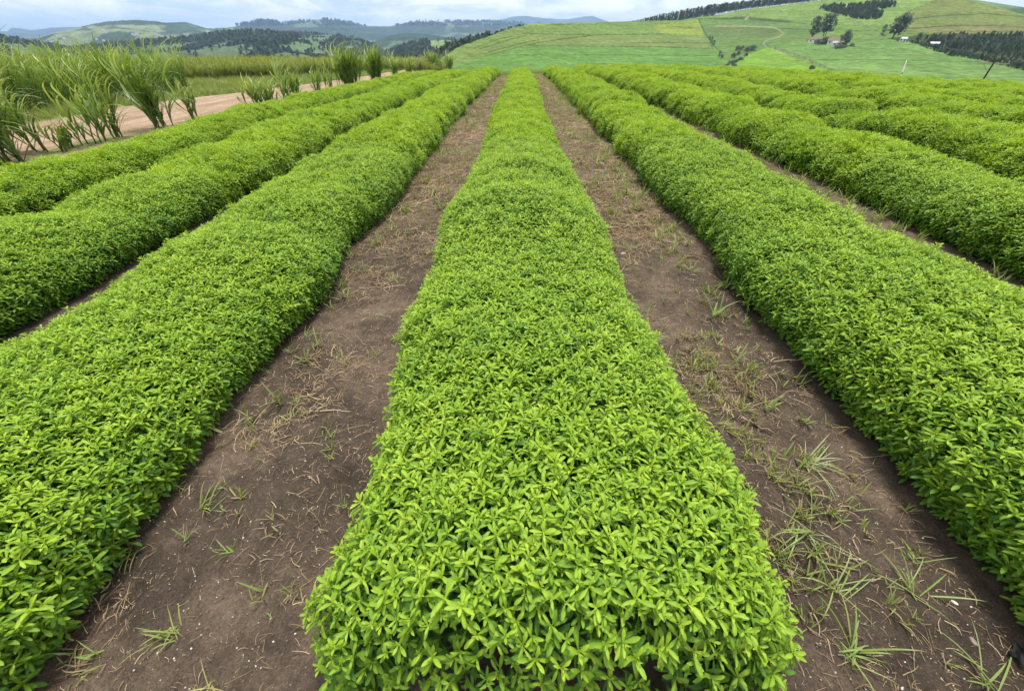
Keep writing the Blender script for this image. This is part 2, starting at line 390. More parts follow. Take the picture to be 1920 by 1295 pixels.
fill([(1700, 56), (1800, 48), (1920, 50), (2100, 90), (2100, 120), (1920, 72), (1760, 66)], C3(.125, .165, .062), .6)
fill([(1700, 72), (1760, 64), (1930, 66), (2150, 140), (2150, 220), (1930, 135), (1850, 118), (1760, 94), (1690, 80)], C3(.045, .075, .025), .3)
# lighter drift streaks along the contours of the cane
colr *= np.array([1.05, .81, .66])
st = fbm(Xh/45, (z*2.2+Xh*.01), 44, 5, .6); colr *= (.77+.46*st)[..., None]
pt_ = fbm(Xh/28, Yh/28, 48, 4, .6); colr *= (1+np.array([.35, .18, .3])*(pt_[..., None]-.5))
colr *= (.78+.44*(vn(Xh/3.6, Yh/3.6, 46)))[..., None]
z = z+np.where(front, cane*(.8+.5*fbm(Xh/5, Yh/5, 45, 3)), 0)
tracks = [([(888, 117), (930, 105), (986, 90), (1010, 84), (1060, 76), (1110, 70)], 1.0, 0), ([(986, 90), (1100, 91), (1240, 92), (1335, 96)], .7, 0),
          ([(1003, 52), (1050, 49), (1118, 49)], .7, 0), ([(980, 66), (1110, 69), (1240, 68)], .45, 0), ([(1250, 53), (1311, 57)], .45, 0),
          ([(1310, 41), (1325, 70), (1345, 96), (1360, 115), (1372, 126)], 1.1, 0), ([(1306, 38), (1398, 36), (1440, 40), (1480, 43)], .8, 0),
          ([(1398, 37), (1402, 33)], 1.6, 1), ([(1340, 50), (1400, 50), (1450, 52), (1462, 58), (1470, 65), (1458, 71), (1436, 77), (1431, 83), (1438, 91)], .8, 1),
          ([(1438, 91), (1450, 92), (1475, 84), (1500, 81)], .8, 1), ([(1436, 92), (1450, 95), (1480, 105), (1520, 121), (1560, 142)], 1.5, 1),
          ([(1465, 55), (1520, 57), (1560, 59)], .6, 0), ([(1470, 120), (1600, 118), (1720, 120), (1840, 123)], .35, 0), ([(1470, 103), (1560, 96), (1700, 98)], .3, 0),
          ([(1590, 40), (1630, 58), (1660, 72)], .7, 1), ([(1690, 41), (1760, 32), (1850, 28), (1940, 36)], .55, 0), ([(1680, 58), (1780, 50), (1880, 50), (1960, 58)], .5, 0),
          ([(1700, 66), (1800, 60), (1940, 62)], .4, 0), ([(1340, 86), (1300, 84), (1180, 84)], .25, 0), ([(900, 96), (950, 80), (985, 70)], .45, 0), ([(910, 104), (965, 88), (1010, 78)], .45, 0), ([(890, 95), (925, 80), (960, 72)], .35, 0), ([(960, 110), (1150, 108), (1350, 110)], .3, 0)]
for line, w, sandy in tracks:
    d = dline(pxh, pyh, line); k = (d < w*1.35+.1) & front
    z = z-np.where(k, cane*.95, 0); cane = np.where(k, 0, cane)
    colr[k] = C3(.21, .20, .11) if sandy else C3(.05, .075, .03)  # unsandy breaks: shade along the cane edges painted in as dark green
obj('green_hill', mesh_from('green_hill', np.stack([Xh, Yh, z], -1).reshape(-1, 3), grid_faces(*Xh.shape), M['hill'], True, {'col': colr.reshape(-1, 3)}))['kind'] = 'structure'
HILLD = {}

def ridge_obj(name, rd, px0, px1, nc, nf, nb, mat, seed, relief, forest_c, pasture_c, thr, fscale, crest_rough=0.0, colour=None):
    az, t, r, z = ridge_grid(rd, px0, px1, nc, nf, nb); x, y = r*np.sin(az), r*np.cos(az)
    env = np.where(t <= 1, t*(1-t)*4, 0); L_ = relief*9
    rdg = 1-np.abs(2*fbm(x/L_, y/L_, seed, 5)-1)
    z = z+env*(rdg-.75)*relief*2+crest_rough*np.exp(-((t-1)/.03)**2)*(fbm(az*900, az*0, seed+3, 3)-.5)
    f = fbm(x/fscale, y/fscale, seed+5, 5, .55)-.10*(rdg-.75)
    px, py = proj(np.stack([x, y, z], -1))
    w = sstep(thr-.03, thr+.03, f)
    if colour is not None: w = colour(px, py, w, x, y)
    c = np.array(forest_c)*w[..., None]+np.array(pasture_c)*(1-w[..., None])
    c = c*(.75+.5*fbm(x/(fscale*.2), y/(fscale*.2), seed+9, 3))[..., None]
    o = obj(name, mesh_from(name, np.stack([x, y, z], -1).reshape(-1, 3), grid_faces(*x.shape), mat, True, {'col': c.reshape(-1, 3)})); o['kind'] = 'structure'
    return dict(x=x, y=y, z=z, w=w, t=t, px=px, py=py)
# the shoulder behind the green hill, top right corner
ridge_obj('hill_shoulder', Ridge([(1500, 30), (1700, -14), (1780, -9), (1830, 0), (1875, 7), (1920, 14), (2000, 28), (2300, 80)], [(1500, 1500), (2300, 1300)], 900, -2), 1500, 2200, 160, 40, 10, M['ridge'], 61, 14, (.05, .09, .03), (.12, .19, .06), .55, 160)
FO, PA = (.028, .048, .030), (.085, .125, .055)  # forest colour leans blue, with some distance haze painted in
# nearest forested valley sides, left and centre
D1 = ridge_obj('forested_ridge', Ridge([(-500, 60), (-200, 62), (0, 68), (60, 80), (120, 92), (160, 90), (200, 85), (276, 78), (350, 72), (400, 64), (440, 60), (500, 60), (555, 68), (600, 80), (625, 96), (650, 118), (700, 160)], [(-500, 1500), (200, 1700), (450, 1700), (620, 1350), (700, 1300)], 620, -4.2, 1.0),
               -400, 690, 700, 150, 30, M['ridge'], 71, 34, FO, PA, .535, 80, 8, lambda px, py, w, x, y: np.where(inpoly(px, py, [(440, 55), (560, 60), (560, 74), (470, 76), (440, 72), (360, 80), (200, 94), (150, 96), (150, 85), (350, 66)]), 1.0, w*np.where((py < 100) & (px > 440) & (px < 600), .75, 1)))
D2 = ridge_obj('wooded_spur', Ridge([(420, 90), (500, 62), (560, 62), (640, 67), (670, 71), (702, 85), (720, 100), (735, 120), (760, 160)], [(420, 2300), (760, 1700)], 1000, -3.2, 1.0),
               430, 750, 320, 90, 20, M['ridge'], 75, 22, FO, PA, .50, 100, 6)
D3 = ridge_obj('wooded_knoll', Ridge([(660, 170), (700, 118), (720, 104), (747, 90), (775, 81), (800, 77), (830, 75), (865, 76), (900, 85), (960, 120)], [(660, 1300), (960, 1500)], 700, -3.6, 1.0),
               670, 950, 320, 90, 20, M['ridge'], 79, 16, FO, (.15, .22, .07), .5, 120, 5, lambda px, py, w, x, y: np.where(px > 800+.6*(py-76), w*.25, np.maximum(w, .7)))
# pasture hill with scattered homesteads, further left
D8 = ridge_obj('wooded_flank', Ridge([(770, 150), (800, 118), (815, 106), (840, 93), (865, 84), (895, 75), (925, 69), (950, 62), (985, 56), (1040, 60)], [(770, 560), (1040, 760)], 420, -4.5, 1.0),
               770, 1030, 160, 50, 12, M['ridge'], 99, 3, FO, FO, .3, 60)
D4 = ridge_obj('pasture_hill', Ridge([(-400, 74), (0, 74), (75, 70), (100, 62), (145, 52), (170, 46), (200, 41), (230, 38.5), (260, 38), (290, 40), (308, 43), (330, 42), (350, 42), (375, 50), (393, 54), (420, 52), (470, 58), (560, 70), (620, 90)], [(-400, 3300), (620, 3300)], 1900, -2.5, 1.0),
               -300, 600, 520, 110, 20, M['ridge'], 83, 70, (.04, .065, .035), (.15, .18, .09), .48, 120, 4, lambda px, py, w, x, y: np.where((py < 47.5) & (px > 150) & (px < 400), 1.0, w))
D5 = ridge_obj('blue_hill', Ridge([(600, 110), (660, 92), (697, 80), (730, 67), (760, 62), (800, 64), (850, 72), (920, 90), (1000, 120)], [(600, 2900), (1000, 2900)], 1900, -2.4, 1.0),
               600, 1000, 260, 70, 16, M['ridge'], 87, 35, (.026, .045, .02), (.09, .14, .05), .36, 300, 4)
D6 = ridge_obj('rolling_ridge', Ridge([(300, 66), (380, 56), (425, 52), (440, 50), (477, 41), (487, 39.5), (507, 39.5), (522, 44), (540, 44), (565, 41), (590, 37), (615, 37), (640, 40), (665, 45), (690, 49), (727, 49.5), (765, 45), (790, 40.5), (840, 41), (920, 41), (1000, 44), (1100, 50), (1200, 60)], [(300, 5000), (800, 5600), (1200, 6500)], 2800, -1.8, 1.0),
               300, 1200, 560, 110, 20, M['ridge'], 91, 120, (.03, .05, .03), (.10, .14, .07), .42, 330, 9)
D7 = ridge_obj('mountain_range', Ridge([(-800, 50), (-200, 56), (0, 59), (16, 59), (19, 53), (30, 53), (60, 57), (100, 52), (140, 51), (200, 50), (300, 56), (500, 56), (700, 52), (840, 42), (900, 40), (939, 38), (962, 31.5), (986, 30), (1021, 35), (1062, 37), (1094, 31.5), (1111, 30.5), (1132, 38), (1149, 44), (1200, 52), (1400, 60), (2000, 58), (2800, 55)], [(-800, 10500), (2800, 10500)], 7000, -1.2, 1.0),
               -700, 2700, 700, 60, 14, M['far'], 95, 110, (.035, .05, .045), (.06, .085, .065), .4, 900, 10)  # part of the distance haze is put into these bluish base colours

# ================================================================== CROP ROWS
def rs(seed): return np.random.default_rng(seed)
def lane_leaf(mb, base, az, el, ln, wd, age, droop=.35, fold=.35, segs=4):
    """one oblong leaf with a folded midrib, curling down at the tip"""
    prof = {4: ((0, .10), (.28, .55), (.62, 1.0), (.86, .68), (1, 0)), 3: ((0, .12), (.45, .95), (.8, .8), (1, 0)), 2: ((0, .15), (.55, 1.0), (1, 0))}[segs]
    d = Vector((math.cos(az), math.sin(az), 0)); sd_ = Vector((-math.sin(az), math.cos(az), 0))
    p = Vector(base); V = []; F = []; e = el; last = 0.0; AG = []
    for i, (s, w) in enumerate(prof):
        dl = (s-last)*ln; last = s
        p = p+(d*math.cos(e)+Vector((0, 0, 1))*math.sin(e))*dl; e -= droop*(.5+s)*(dl/ln)*2
        nrm = Vector((0, 0, 1))*math.cos(e)-d*math.sin(e)
        w_ = wd*w*.5
        if w == 0: V += [p]; AG += [age]
        else: V += [p-sd_*w_+nrm*w_*fold, p, p+sd_*w_+nrm*w_*fold]; AG += [age-.04, age+.10, age-.04]
    n = len(prof)
    for i in range(n-2):
        a = i*3; F += [(a, a+1, a+4, a+3), (a+1, a+2, a+5, a+4)]
    a = (n-2)*3; F += [(a, a+1, a+3), (a+1, a+2, a+3)]
    mb.add(V, F, AG)
def shoot_mesh(seed, segs=4, old=0.0):
    rr = random.Random(seed); mb = MB(); a0 = rr.uniform(0, 6.28)
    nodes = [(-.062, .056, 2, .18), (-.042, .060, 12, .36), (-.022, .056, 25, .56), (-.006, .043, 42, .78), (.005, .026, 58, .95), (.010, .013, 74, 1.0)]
    for i, (h, ln, el, ag) in enumerate(nodes):
        nl = 2 if i in (0, 5) else rr.choice((2, 3, 3, 4) if i in (2, 3) else (2, 3))
        for k in range(nl):
            a = a0+i*1.45+k*2*math.pi/nl+rr.uniform(-.35, .35)
            q = ln*rr.uniform(.78, 1.2)
            lane_leaf(mb, (0, 0, h), a, R(el+rr.uniform(-14, 14)), q, q*rr.uniform(.22, .30), ag-old+rr.uniform(-.12, .12), rr.uniform(.15, .6), rr.uniform(.2, .6), segs if i < 4 else 2)
    mb.tube([(0, 0, -.10), (0, 0, .004)], [.0022, .0014], 3, .5)
    return mb
SHOOTS = [shoot_mesh(100+i).mesh('shoot', M['leaf'], True) for i in range(8)]
V_SHOOT = variants('shoot', SHOOTS)
OLDS = [shoot_mesh(200+i, 3, .3).mesh('old_shoot', M['leaf'], True) for i in range(4)]
V_OLD = variants('old_shoot', OLDS)
def cluster_mesh(seed, n=15, rad=.13):
    rr = random.Random(seed); mb = MB()
    for i in range(n):
        q = rad*math.sqrt((i+.5)/n); a = i*2.4+rr.uniform(-.3, .3); s = MB(); a0 = rr.uniform(0, 6.28)
        ax = Vector((rr.gauss(0, .3), rr.gauss(0, .3), 1)).normalized(); rot = ax.to_track_quat('Z', 'Y').to_matrix()
        for j, (h, ln, el, ag) in enumerate([(-.055, .058, 5, .2), (-.035, .06, 16, .4), (-.015, .056, 34, .68), (0, .046, 52, .92), (.010, .028, 70, 1.)]):
            for k in range(2):
                lane_leaf(s, (0, 0, h), a0+j*1.5+k*math.pi+rr.uniform(-.4, .4), R(el+rr.uniform(-12, 12)), ln*rr.uniform(.85, 1.25), ln*.30, ag+rr.uniform(-.12, .12), .4, .4, 2)
        o = Vector((q*math.cos(a), q*math.sin(a), rr.uniform(-.045, .02)-q*q*1.2))
        mb.add([rot @ Vector(v)+o for v in s.v], s.f, s.a)
    return mb.mesh('bush_cluster', M['leaf'], True)
V_CLUST = variants('bush_cluster', [cluster_mesh(300+i) for i in range(6)])

class Row:
    def __init__(s, k, xc, y0, y1, seed, gaps=()):
        s.k, s.xc, s.y0, s.y1, s.seed, s.gaps = k, xc, y0, y1, seed, gaps
    def P(s, y, u):
        sd_ = s.seed; y = np.asarray(y, float); u = np.asarray(u, float)+0*y
        end = np.sqrt(np.clip(1-np.clip((s.y0+.20-y)/.20, 0, 1)**2, .02, 1))*np.sqrt(np.clip(1-np.clip((y-s.y1+.5)/.5, 0, 1)**2, .02, 1))
        lump = fbm(y/1.15, 0*y, sd_, 2); lumpL = vn(y/.95, 0*y, sd_+1); lumpR = vn(y/.95, 0*y, sd_+2)
        sL = .10 if s.k == 0 else .22; mound = np.abs(np.sin(y*1.7+sd_+2.4*vn(y/2.3, 0*y, sd_+4)))*(.25+.75*vn(y/1.9, 0*y, sd_+5))*(.45 if s.k == 0 else 1.25)+(.42 if s.k == 0 else .12)
        H = .42+.17*(lump-.5)+.085*mound; wL = .665+sL*(lumpL-.5)+.06*(lump-.5)+.06*mound; wR = .665+sL*(lumpR-.5)+.06*(lump-.5)+.06*mound
        if s.k == 0:
            q = sstep(5.6, 5.1, y); H = H*.6+.455*.4-.035+.075*q; mid = .055*sstep(7.5, 5.0, y)*sstep(1.4, 2.6, y); wL = wL-.02+mid+.05*q+.04*sstep(3.5, 2.0, y)+.04*sstep(1.3, .6, y); wR = wR-.02+mid+.05*q+.09*sstep(2.05, 1.8, y)+.0*y
        if s.k == -1: wL = wL+.15; H = H+.02
        if s.k == -2: wR = wR+.10
        for (ga, gb, f) in s.gaps:
            q = sstep(ga-.35, ga, y)*sstep(gb+.35, gb, y); H = H*(1-(1-f)*q); wL = wL*(1-.35*(1-f)*q); wR = wR*(1-.35*(1-f)*q)
        a = math.pi*(1-u); ca, sa = np.cos(a), np.sin(a); p = 2/2.7
        x = np.sign(ca)*np.abs(ca)**p; zz_ = np.abs(sa)**p
        w = np.where(x < 0, wL, wR)*(.72+.28*end); und = 1-.20*(1-zz_)**2
        xc = s.xc+(.11*sstep(1.8, .3, y) if s.k == 0 else 0)+.03*np.sin(y*.35+sd_)
        bmp = 1+.22*(fbm(y*1.9+7, u*4.2, sd_+6, 3)-.5)
        X_ = xc+x*w*und*(1+.6*(bmp-1)); Z_ = .03+H*end*zz_*bmp
        return np.stack([X_, y, gz(X_, y)+Z_], -1)
    def normal(s, y, u):
        e = .02; a = s.P(y+e, u)-s.P(y-e, u); b = s.P(y, np.clip(u+.008, 0, 1))-s.P(y, np.clip(u-.008, 0, 1))
        n = np.cross(b, a); n /= np.linalg.norm(n, axis=1, keepdims=True)+1e-9; return n
PERIM = 2.0
def sample_row(row, ya, yb, step, rng):
    ny = max(2, int((yb-ya)/step)); nu = int(PERIM/step)
    yy, uu = np.meshgrid(ya+(np.arange(ny)+.5)*(yb-ya)/ny, (np.arange(nu)+.5)/nu, indexing='ij')
    yy = yy+np.where(np.arange(nu) % 2, .25, -.25)[None]*step
    yy = yy.ravel()+rng.uniform(-.42, .42, yy.size)*step; uu = uu.ravel()+rng.uniform(-.42, .42, uu.size)/nu
    # even spacing along the profile
    q = np.linspace(0, 1, 200); ref = row.P(np.full(200, (ya+yb)/2), q); dl = np.r_[0, np.cumsum(np.linalg.norm(np.diff(ref[:, [0, 2]], axis=0), axis=1))]
    uu = np.interp(np.clip(uu, .004, .996), dl/dl[-1], q)
    return yy, uu
def emit(row, yy, uu, rng, inset=0.0, smin=.58, smax=1.02, upw=1.05):
    P = row.P(yy, uu); n = row.normal(yy, uu)
    P = P-n*(inset+rng.normal(0, .016, len(P))+.05*(fbm(P[:, 0]*5, P[:, 1]*5, 555, 2)-.5))[:, None]
    keep = (P[:, 2]-gz(P[:, 0], P[:, 1]) > .035); P, n, yy, uu = P[keep], n[keep], yy[keep], uu[keep]
    ax = n*.62+np.array([0, 0, upw])+rng.normal(0, .19, P.shape); rot = axis_euler(ax, rng.uniform(0, 6.28, len(P)))
    sc = rng.uniform(smin, smax, len(P))
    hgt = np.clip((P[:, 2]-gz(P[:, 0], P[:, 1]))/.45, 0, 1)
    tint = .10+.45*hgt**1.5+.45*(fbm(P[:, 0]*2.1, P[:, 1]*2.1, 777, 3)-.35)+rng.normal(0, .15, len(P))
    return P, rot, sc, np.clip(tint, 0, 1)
def cat(parts): return [np.concatenate(a) for a in zip(*parts)]
PITCH_X = 2.37
ORD = ['', 'first', 'second', 'third', 'fourth', 'fifth', 'sixth', 'seventh', 'eighth', 'ninth', 'tenth']
row_defs = [(k, PITCH_X*k+(.02 if k else 0)) for k in range(-3, 11)]
for k, xc in row_defs:
    y0 = .22 if k == 0 else -1.5 if abs(k) == 1 else -2.0
    y1 = FIELD_END-.6*abs(math.sin(k*2.3))-(.06*k*k*.5 if k > 3 else 0)
    gaps = {3: ((8.7, 9.6, .62), (11.4, 12.0, .75)), 4: ((13.2, 14.0, .7),)}.get(k, ())
    row = Row(k, xc, y0, y1, 40+k*13+400, gaps); rng = rs(1000+k)
    root = empty('crop_row', (xc, max(y0, 0), float(gz(xc, max(y0, 0)))))
    if k == 0: lab = 'central row of leafy bright green bushes running straight away between two dirt paths'
    elif k < 0: lab = {-1: 'crop row of green bushes left of the left-hand dirt path, next to the central row', -2: 'second crop row left of the central row, narrow shaded gaps on both sides', -3: 'outermost left crop row of green bushes, bordering the pinkish dirt road'}[k]
    else: lab = {1: 'broad crop row right of the right-hand dirt path, next to the central row', 3: 'third crop row right of the central row, with a low gap beside black plastic'}.get(k, '%s crop row of green bushes counted to the right from the central row' % ORD[k])
    tag(root, lab, 'crop row', 'crop rows of leafy green bushes')
    inv = root.location.copy()
    def child(o): o.parent = root; o.matrix_parent_inverse = Matrix.Translation(-inv); return o
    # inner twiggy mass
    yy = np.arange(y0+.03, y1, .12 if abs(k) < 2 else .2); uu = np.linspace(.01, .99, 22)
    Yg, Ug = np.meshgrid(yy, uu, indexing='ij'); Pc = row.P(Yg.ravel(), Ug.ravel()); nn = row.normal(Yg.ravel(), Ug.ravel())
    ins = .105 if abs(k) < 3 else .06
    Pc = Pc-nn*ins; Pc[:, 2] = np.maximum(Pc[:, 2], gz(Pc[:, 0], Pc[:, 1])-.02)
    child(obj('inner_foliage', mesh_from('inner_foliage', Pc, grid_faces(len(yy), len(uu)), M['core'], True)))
    # outer shoots
    lod = math.sqrt(max(0.0, 7.0**2-xc*xc)) if abs(xc) < 7.0 else -9
    near_parts = []; old_parts = []
    if lod > 0:
        ya = max(y0, -1.5)
        for a, b, st in ((ya, min(2.6, lod), .038), (2.6, lod, .041)):
            if b > a:
                near_parts.append(emit(row, *sample_row(row, a, b, st, rng), rng))
                old_parts.append(emit(row, *sample_row(row, a, b, st*1.4, rng), rng, .052, .85, 1.2, .5))
        if k == 0:        # rounded near end of the row
            pass
    if near_parts:
        P, rot, sc, ti = cat(near_parts)
        if abs(k) <= 1:   # the 300 shoots that show largest become single parts
            d = np.hypot(np.hypot(P[:, 0], P[:, 1]), P[:, 2]-CAM_Z); px, py = proj(P)
            vis = (px > -10) & (px < 1930) & (py > 0) & (py < 1300) & (P[:, 2]-gz(P[:, 0], P[:, 1]) > .12)
            idx = np.argsort(np.where(vis, d, 99))[:300]; mask = np.ones(len(P), bool); mask[idx] = False
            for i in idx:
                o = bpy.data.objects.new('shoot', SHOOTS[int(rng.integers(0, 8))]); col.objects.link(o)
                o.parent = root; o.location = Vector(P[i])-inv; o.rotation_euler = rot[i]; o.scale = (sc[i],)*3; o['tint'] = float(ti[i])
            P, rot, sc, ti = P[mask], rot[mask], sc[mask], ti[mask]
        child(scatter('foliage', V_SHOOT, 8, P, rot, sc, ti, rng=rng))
        P, rot, sc, ti = cat(old_parts); child(scatter('lower_foliage', V_OLD, 4, P, rot, sc, ti*.4, rng=rng))  # older leaves, tinted down further so gap shade sits in the colour
    ya = max(lod, y0)
    if ya < 16:
        far = [emit(row, *sample_row(row, ya, min(16, y1), .125, rng), rng, .012, .85, 1.1, .45), emit(row, *sample_row(row, 16, y1, .15, rng), rng, .01, 1.0, 1.3, .45)]
    else: far = [emit(row, *sample_row(row, ya, y1, .15, rng), rng, .01, 1.0, 1.3, .45)]
    P, rot, sc, ti = cat(far); child(scatter('far_foliage', V_CLUST, 6, P, rot, sc, np.clip(ti+.1, 0, 1), rng=rng))

# ================================================================== PATH LITTER AND WEEDS
def path_points(n, seed, ymax, xr=None, clump=0.0, ymin=.05, power=1.0):
    rng = rs(seed); y = ymin+(ymax-ymin)*rng.uniform(0, 1, n*3)**power; side = rng.integers(0, 2, n*3)
    x = np.where(side == 0, rng.uniform(-1.72, -.72, n*3), rng.uniform(.74, 1.74, n*3))
    keep = fbm(x*1.6+3, y*1.1, seed+4, 4) > clump; x, y = x[keep][:n], y[keep][:n]
    return x, y, rng
def strand(mb, rr, ln, wd, lift=.01, bend=1.0, o=(0, 0, 0)):
    a = rr.uniform(0, 6.28); p = Vector(o); V = []; F = []; h = rr.uniform(.3, 1)*lift
    k = rr.uniform(-1, 1)*bend
    for i in range(5):
        s = i/4; w = wd*(1-.5*s); d = Vector((math.cos(a), math.sin(a), 0)); n = Vector((-d.y, d.x, 0))
        z = h*math.sin(math.pi*s)+.004
        V += [p-n*w/2+Vector((0, 0, z)), p+n*w/2+Vector((0, 0, z+wd*.4))]; p = p+d*ln/4; a += k*.5+rr.uniform(-.2, .2)
    for i in range(4): F.append((2*i, 2*i+1, 2*i+3, 2*i+2))
    mb.add(V, F, rr.uniform(.3, 1))
def straw_mesh(seed, n, spread):
    rr = random.Random(seed); mb = MB()
    for i in range(n): strand(mb, rr, rr.uniform(.015, .085) if rr.random() < .85 else rr.uniform(.1, .16), rr.uniform(.0018, .0046), rr.uniform(.002, .02), rr.uniform(.05, 1.2), (rr.gauss(0, spread), rr.gauss(0, spread), 0))
    return mb.mesh('straw', M['straw'])
V_STRAW1 = variants('straw', [straw_mesh(i, 1, 0) for i in range(8)])
V_STRAW2 = variants('straw_clump', [straw_mesh(40+i, 24, .06) for i in range(6)])
def lay(name, coll, nv, x, y, rng, smin, smax, dz=0.0, tl=0.0, th=1.0):
    pts = np.stack([x, y, gz(x, y)+dz], -1); n = len(x)
    nz = sstep(14, 6, np.abs(y))*sstep(4, 2.2, np.abs(x)); pts[:, 2] += nz*((fbm(x*2.2, y*2.2, 3, 3)-.5)*.06+(fbm(x*9, y*9, 9, 3, .7)-.5)*.052)
    rot = np.stack([rng.normal(0, .08, n), rng.normal(0, .08, n), rng.uniform(0, 6.28, n)], -1)
    return scatter(name, coll, nv, pts, rot, rng.uniform(smin, smax, n), rng.uniform(tl, th, n), rng=rng)
x, y, rng = path_points(8000, 11, 9, clump=.36, power=1.2)
tag(lay('straw_litter', V_STRAW1, 8, x, y, rng, .35, 1.0), 'pale dry straw strewn over the bare soil paths', 'straw', kind='stuff')
x, y, rng = path_points(760, 12, 12, clump=.50, power=.9)
tag(lay('straw_heaps', V_STRAW2, 6, x, y, rng, .6, 1.3), 'matted patches of dry straw on the soil paths', 'straw', kind='stuff')
x, y, rng = path_points(9000, 19, 8, clump=.15, power=1.15)
tag(lay('straw_flecks', V_STRAW1, 8, x, y, rng, .15, .6, 0, .2, 1), 'tiny pale chips of chaff speckling the soil paths', 'straw', kind='stuff')
x, y, rng = path_points(1900, 13, 37, clump=.40, ymin=4, power=1.0)
tag(lay('dry_grass', V_STRAW2, 6, x, y, rng, 1.0, 1.9), 'dry grass litter along the far stretch of the paths', 'straw', kind='stuff')
def pebble_mesh(seed):
    rr = random.Random(seed); mb = MB(); V = []; nlat, nlon = 4, 6
    F = []
    V.append((0, 0, .5))
    for i in range(1, nlat):
        for j in range(nlon):
            th = math.pi*i/nlat; ph = 2*math.pi*j/nlon; q = rr.uniform(.8, 1.15)
            V.append((math.sin(th)*math.cos(ph)*q*.6, math.sin(th)*math.sin(ph)*q*.45, math.cos(th)*q*.4))
    V.append((0, 0, -.4)); last = len(V)-1
    for j in range(nlon):
        F.append((0, 1+j, 1+(j+1) % nlon)); F.append((last, 1+(nlat-2)*nlon+(j+1) % nlon, 1+(nlat-2)*nlon+j))
        for i in range(nlat-2):
            a = 1+i*nlon; F.append((a+j, a+nlon+j, a+nlon+(j+1) % nlon, a+(j+1) % nlon))
    mb.add(V, F, .5); return mb.mesh('pebble', M['pebble'], True)
V_PEB = variants('pebble', [pebble_mesh(i) for i in range(5)])
x, y, rng = path_points(7000, 14, 7, clump=.1, power=1.3)
o = lay('pebbles', V_PEB, 5, x, y, rng, .003, .0085, 0.001)
tag(o, 'small pale stones and grit scattered over the soil paths', 'pebbles', kind='stuff')
x, y, rng = path_points(1500, 15, 5, clump=.5, power=1.2)
tag(lay('soil_crumbs', V_PEB, 5, x, y, rng, .005, .014, -.002, 0.0, .12), 'dark crumbs of soil on the paths', 'soil', kind='stuff')

def blade(mb, rr, ln, wd, az, el, droop, age, o=(0, 0, 0), wind=0.0, segs=6, ages=None, tipw=.0):
    p = Vector(o); e = el; a = az; V = []; F = []; AG = []
    for i in range(segs+1):
        s = i/segs; w = wd*(.55+.45*min(1, s*4))*max(tipw, (1-s**3.5))
        d = Vector((math.cos(a)*math.cos(e), math.sin(a)*math.cos(e), math.sin(e))); n = Vector((-math.sin(a), math.cos(a), 0))
        up = d.cross(n)*-1
        V += [p-n*w/2+up*w*.18, p+n*w/2+up*w*.18]; AG += [age+(ages or 0)*s]*2
        d2 = d+Vector((wind*s*1.0, 0, 0)); d2.normalize(); a = math.atan2(d2.y, d2.x); e = math.asin(max(-1, min(1, d2.z)))
        p = p+d*ln/segs; e -= droop*s*2/segs
        if p.z < .004+0*s and o[2] < .05: p.z = .004
    for i in range(segs): F.append((2*i, 2*i+1, 2*i+3, 2*i+2))
    mb.add(V, F, AG)
def weed_mesh(seed, n, ln):
    rr = random.Random(seed); mb = MB()
    for i in range(n): blade(mb, rr, ln*rr.uniform(.5, 1.3), rr.uniform(.0045, .009), rr.uniform(0, 6.28), R(rr.uniform(30, 80)), rr.uniform(.3, 1.6), rr.uniform(.1, .9), (rr.gauss(0, .012), rr.gauss(0, .012), 0), segs=4)
    return mb.mesh('weed', M['grass'])
V_WEED = variants('weed', [weed_mesh(60+i, 7, .09) for i in range(6)])
x, y, rng = path_points(260, 16, 8, clump=.45, ymin=.3)
tag(lay('small_weeds', V_WEED, 6, x, y, rng, .4, 1.0), 'tiny grass seedlings sprinkled over the paths', 'weeds', kind='stuff')
x, y, rng = path_points(1500, 17, 36, clump=.42, ymin=3.5)
tag(lay('path_grass', V_WEED, 6, x, y, rng, .8, 1.7), 'thin grass growing along the far stretch of the paths', 'grass', kind='stuff')
rng = rs(21); n = 230; y = rng.uniform(.35, 2.3, n); x = rng.normal(1.12, .16, n); k = fbm(x*3, y*3, 22, 3) > .45; x, y = x[k], y[k]
tag(lay('matted_grass', V_WEED, 6, x, y, rng, .5, 1.15, 0, .0, .45), 'low yellowed grass matted over the near right path', 'grass', kind='stuff')
# grass at the foot of the rows, right gaps included
rng = rs(18); n = 900; kk = rng.choice([-1, 1, 1, 2, 2, 3, 3, 4], n); x = PITCH_X*kk+np.where(kk > 0, -1, 1)*rng.uniform(.62, .95, n); y = rng.uniform(1.2, 26, n)
tag(lay('row_edge_grass', V_WEED, 6, x, y, rng, .8, 2.0, 0, .3, 1), 'wispy grass at the shaded foot of the crop rows', 'grass', kind='stuff')

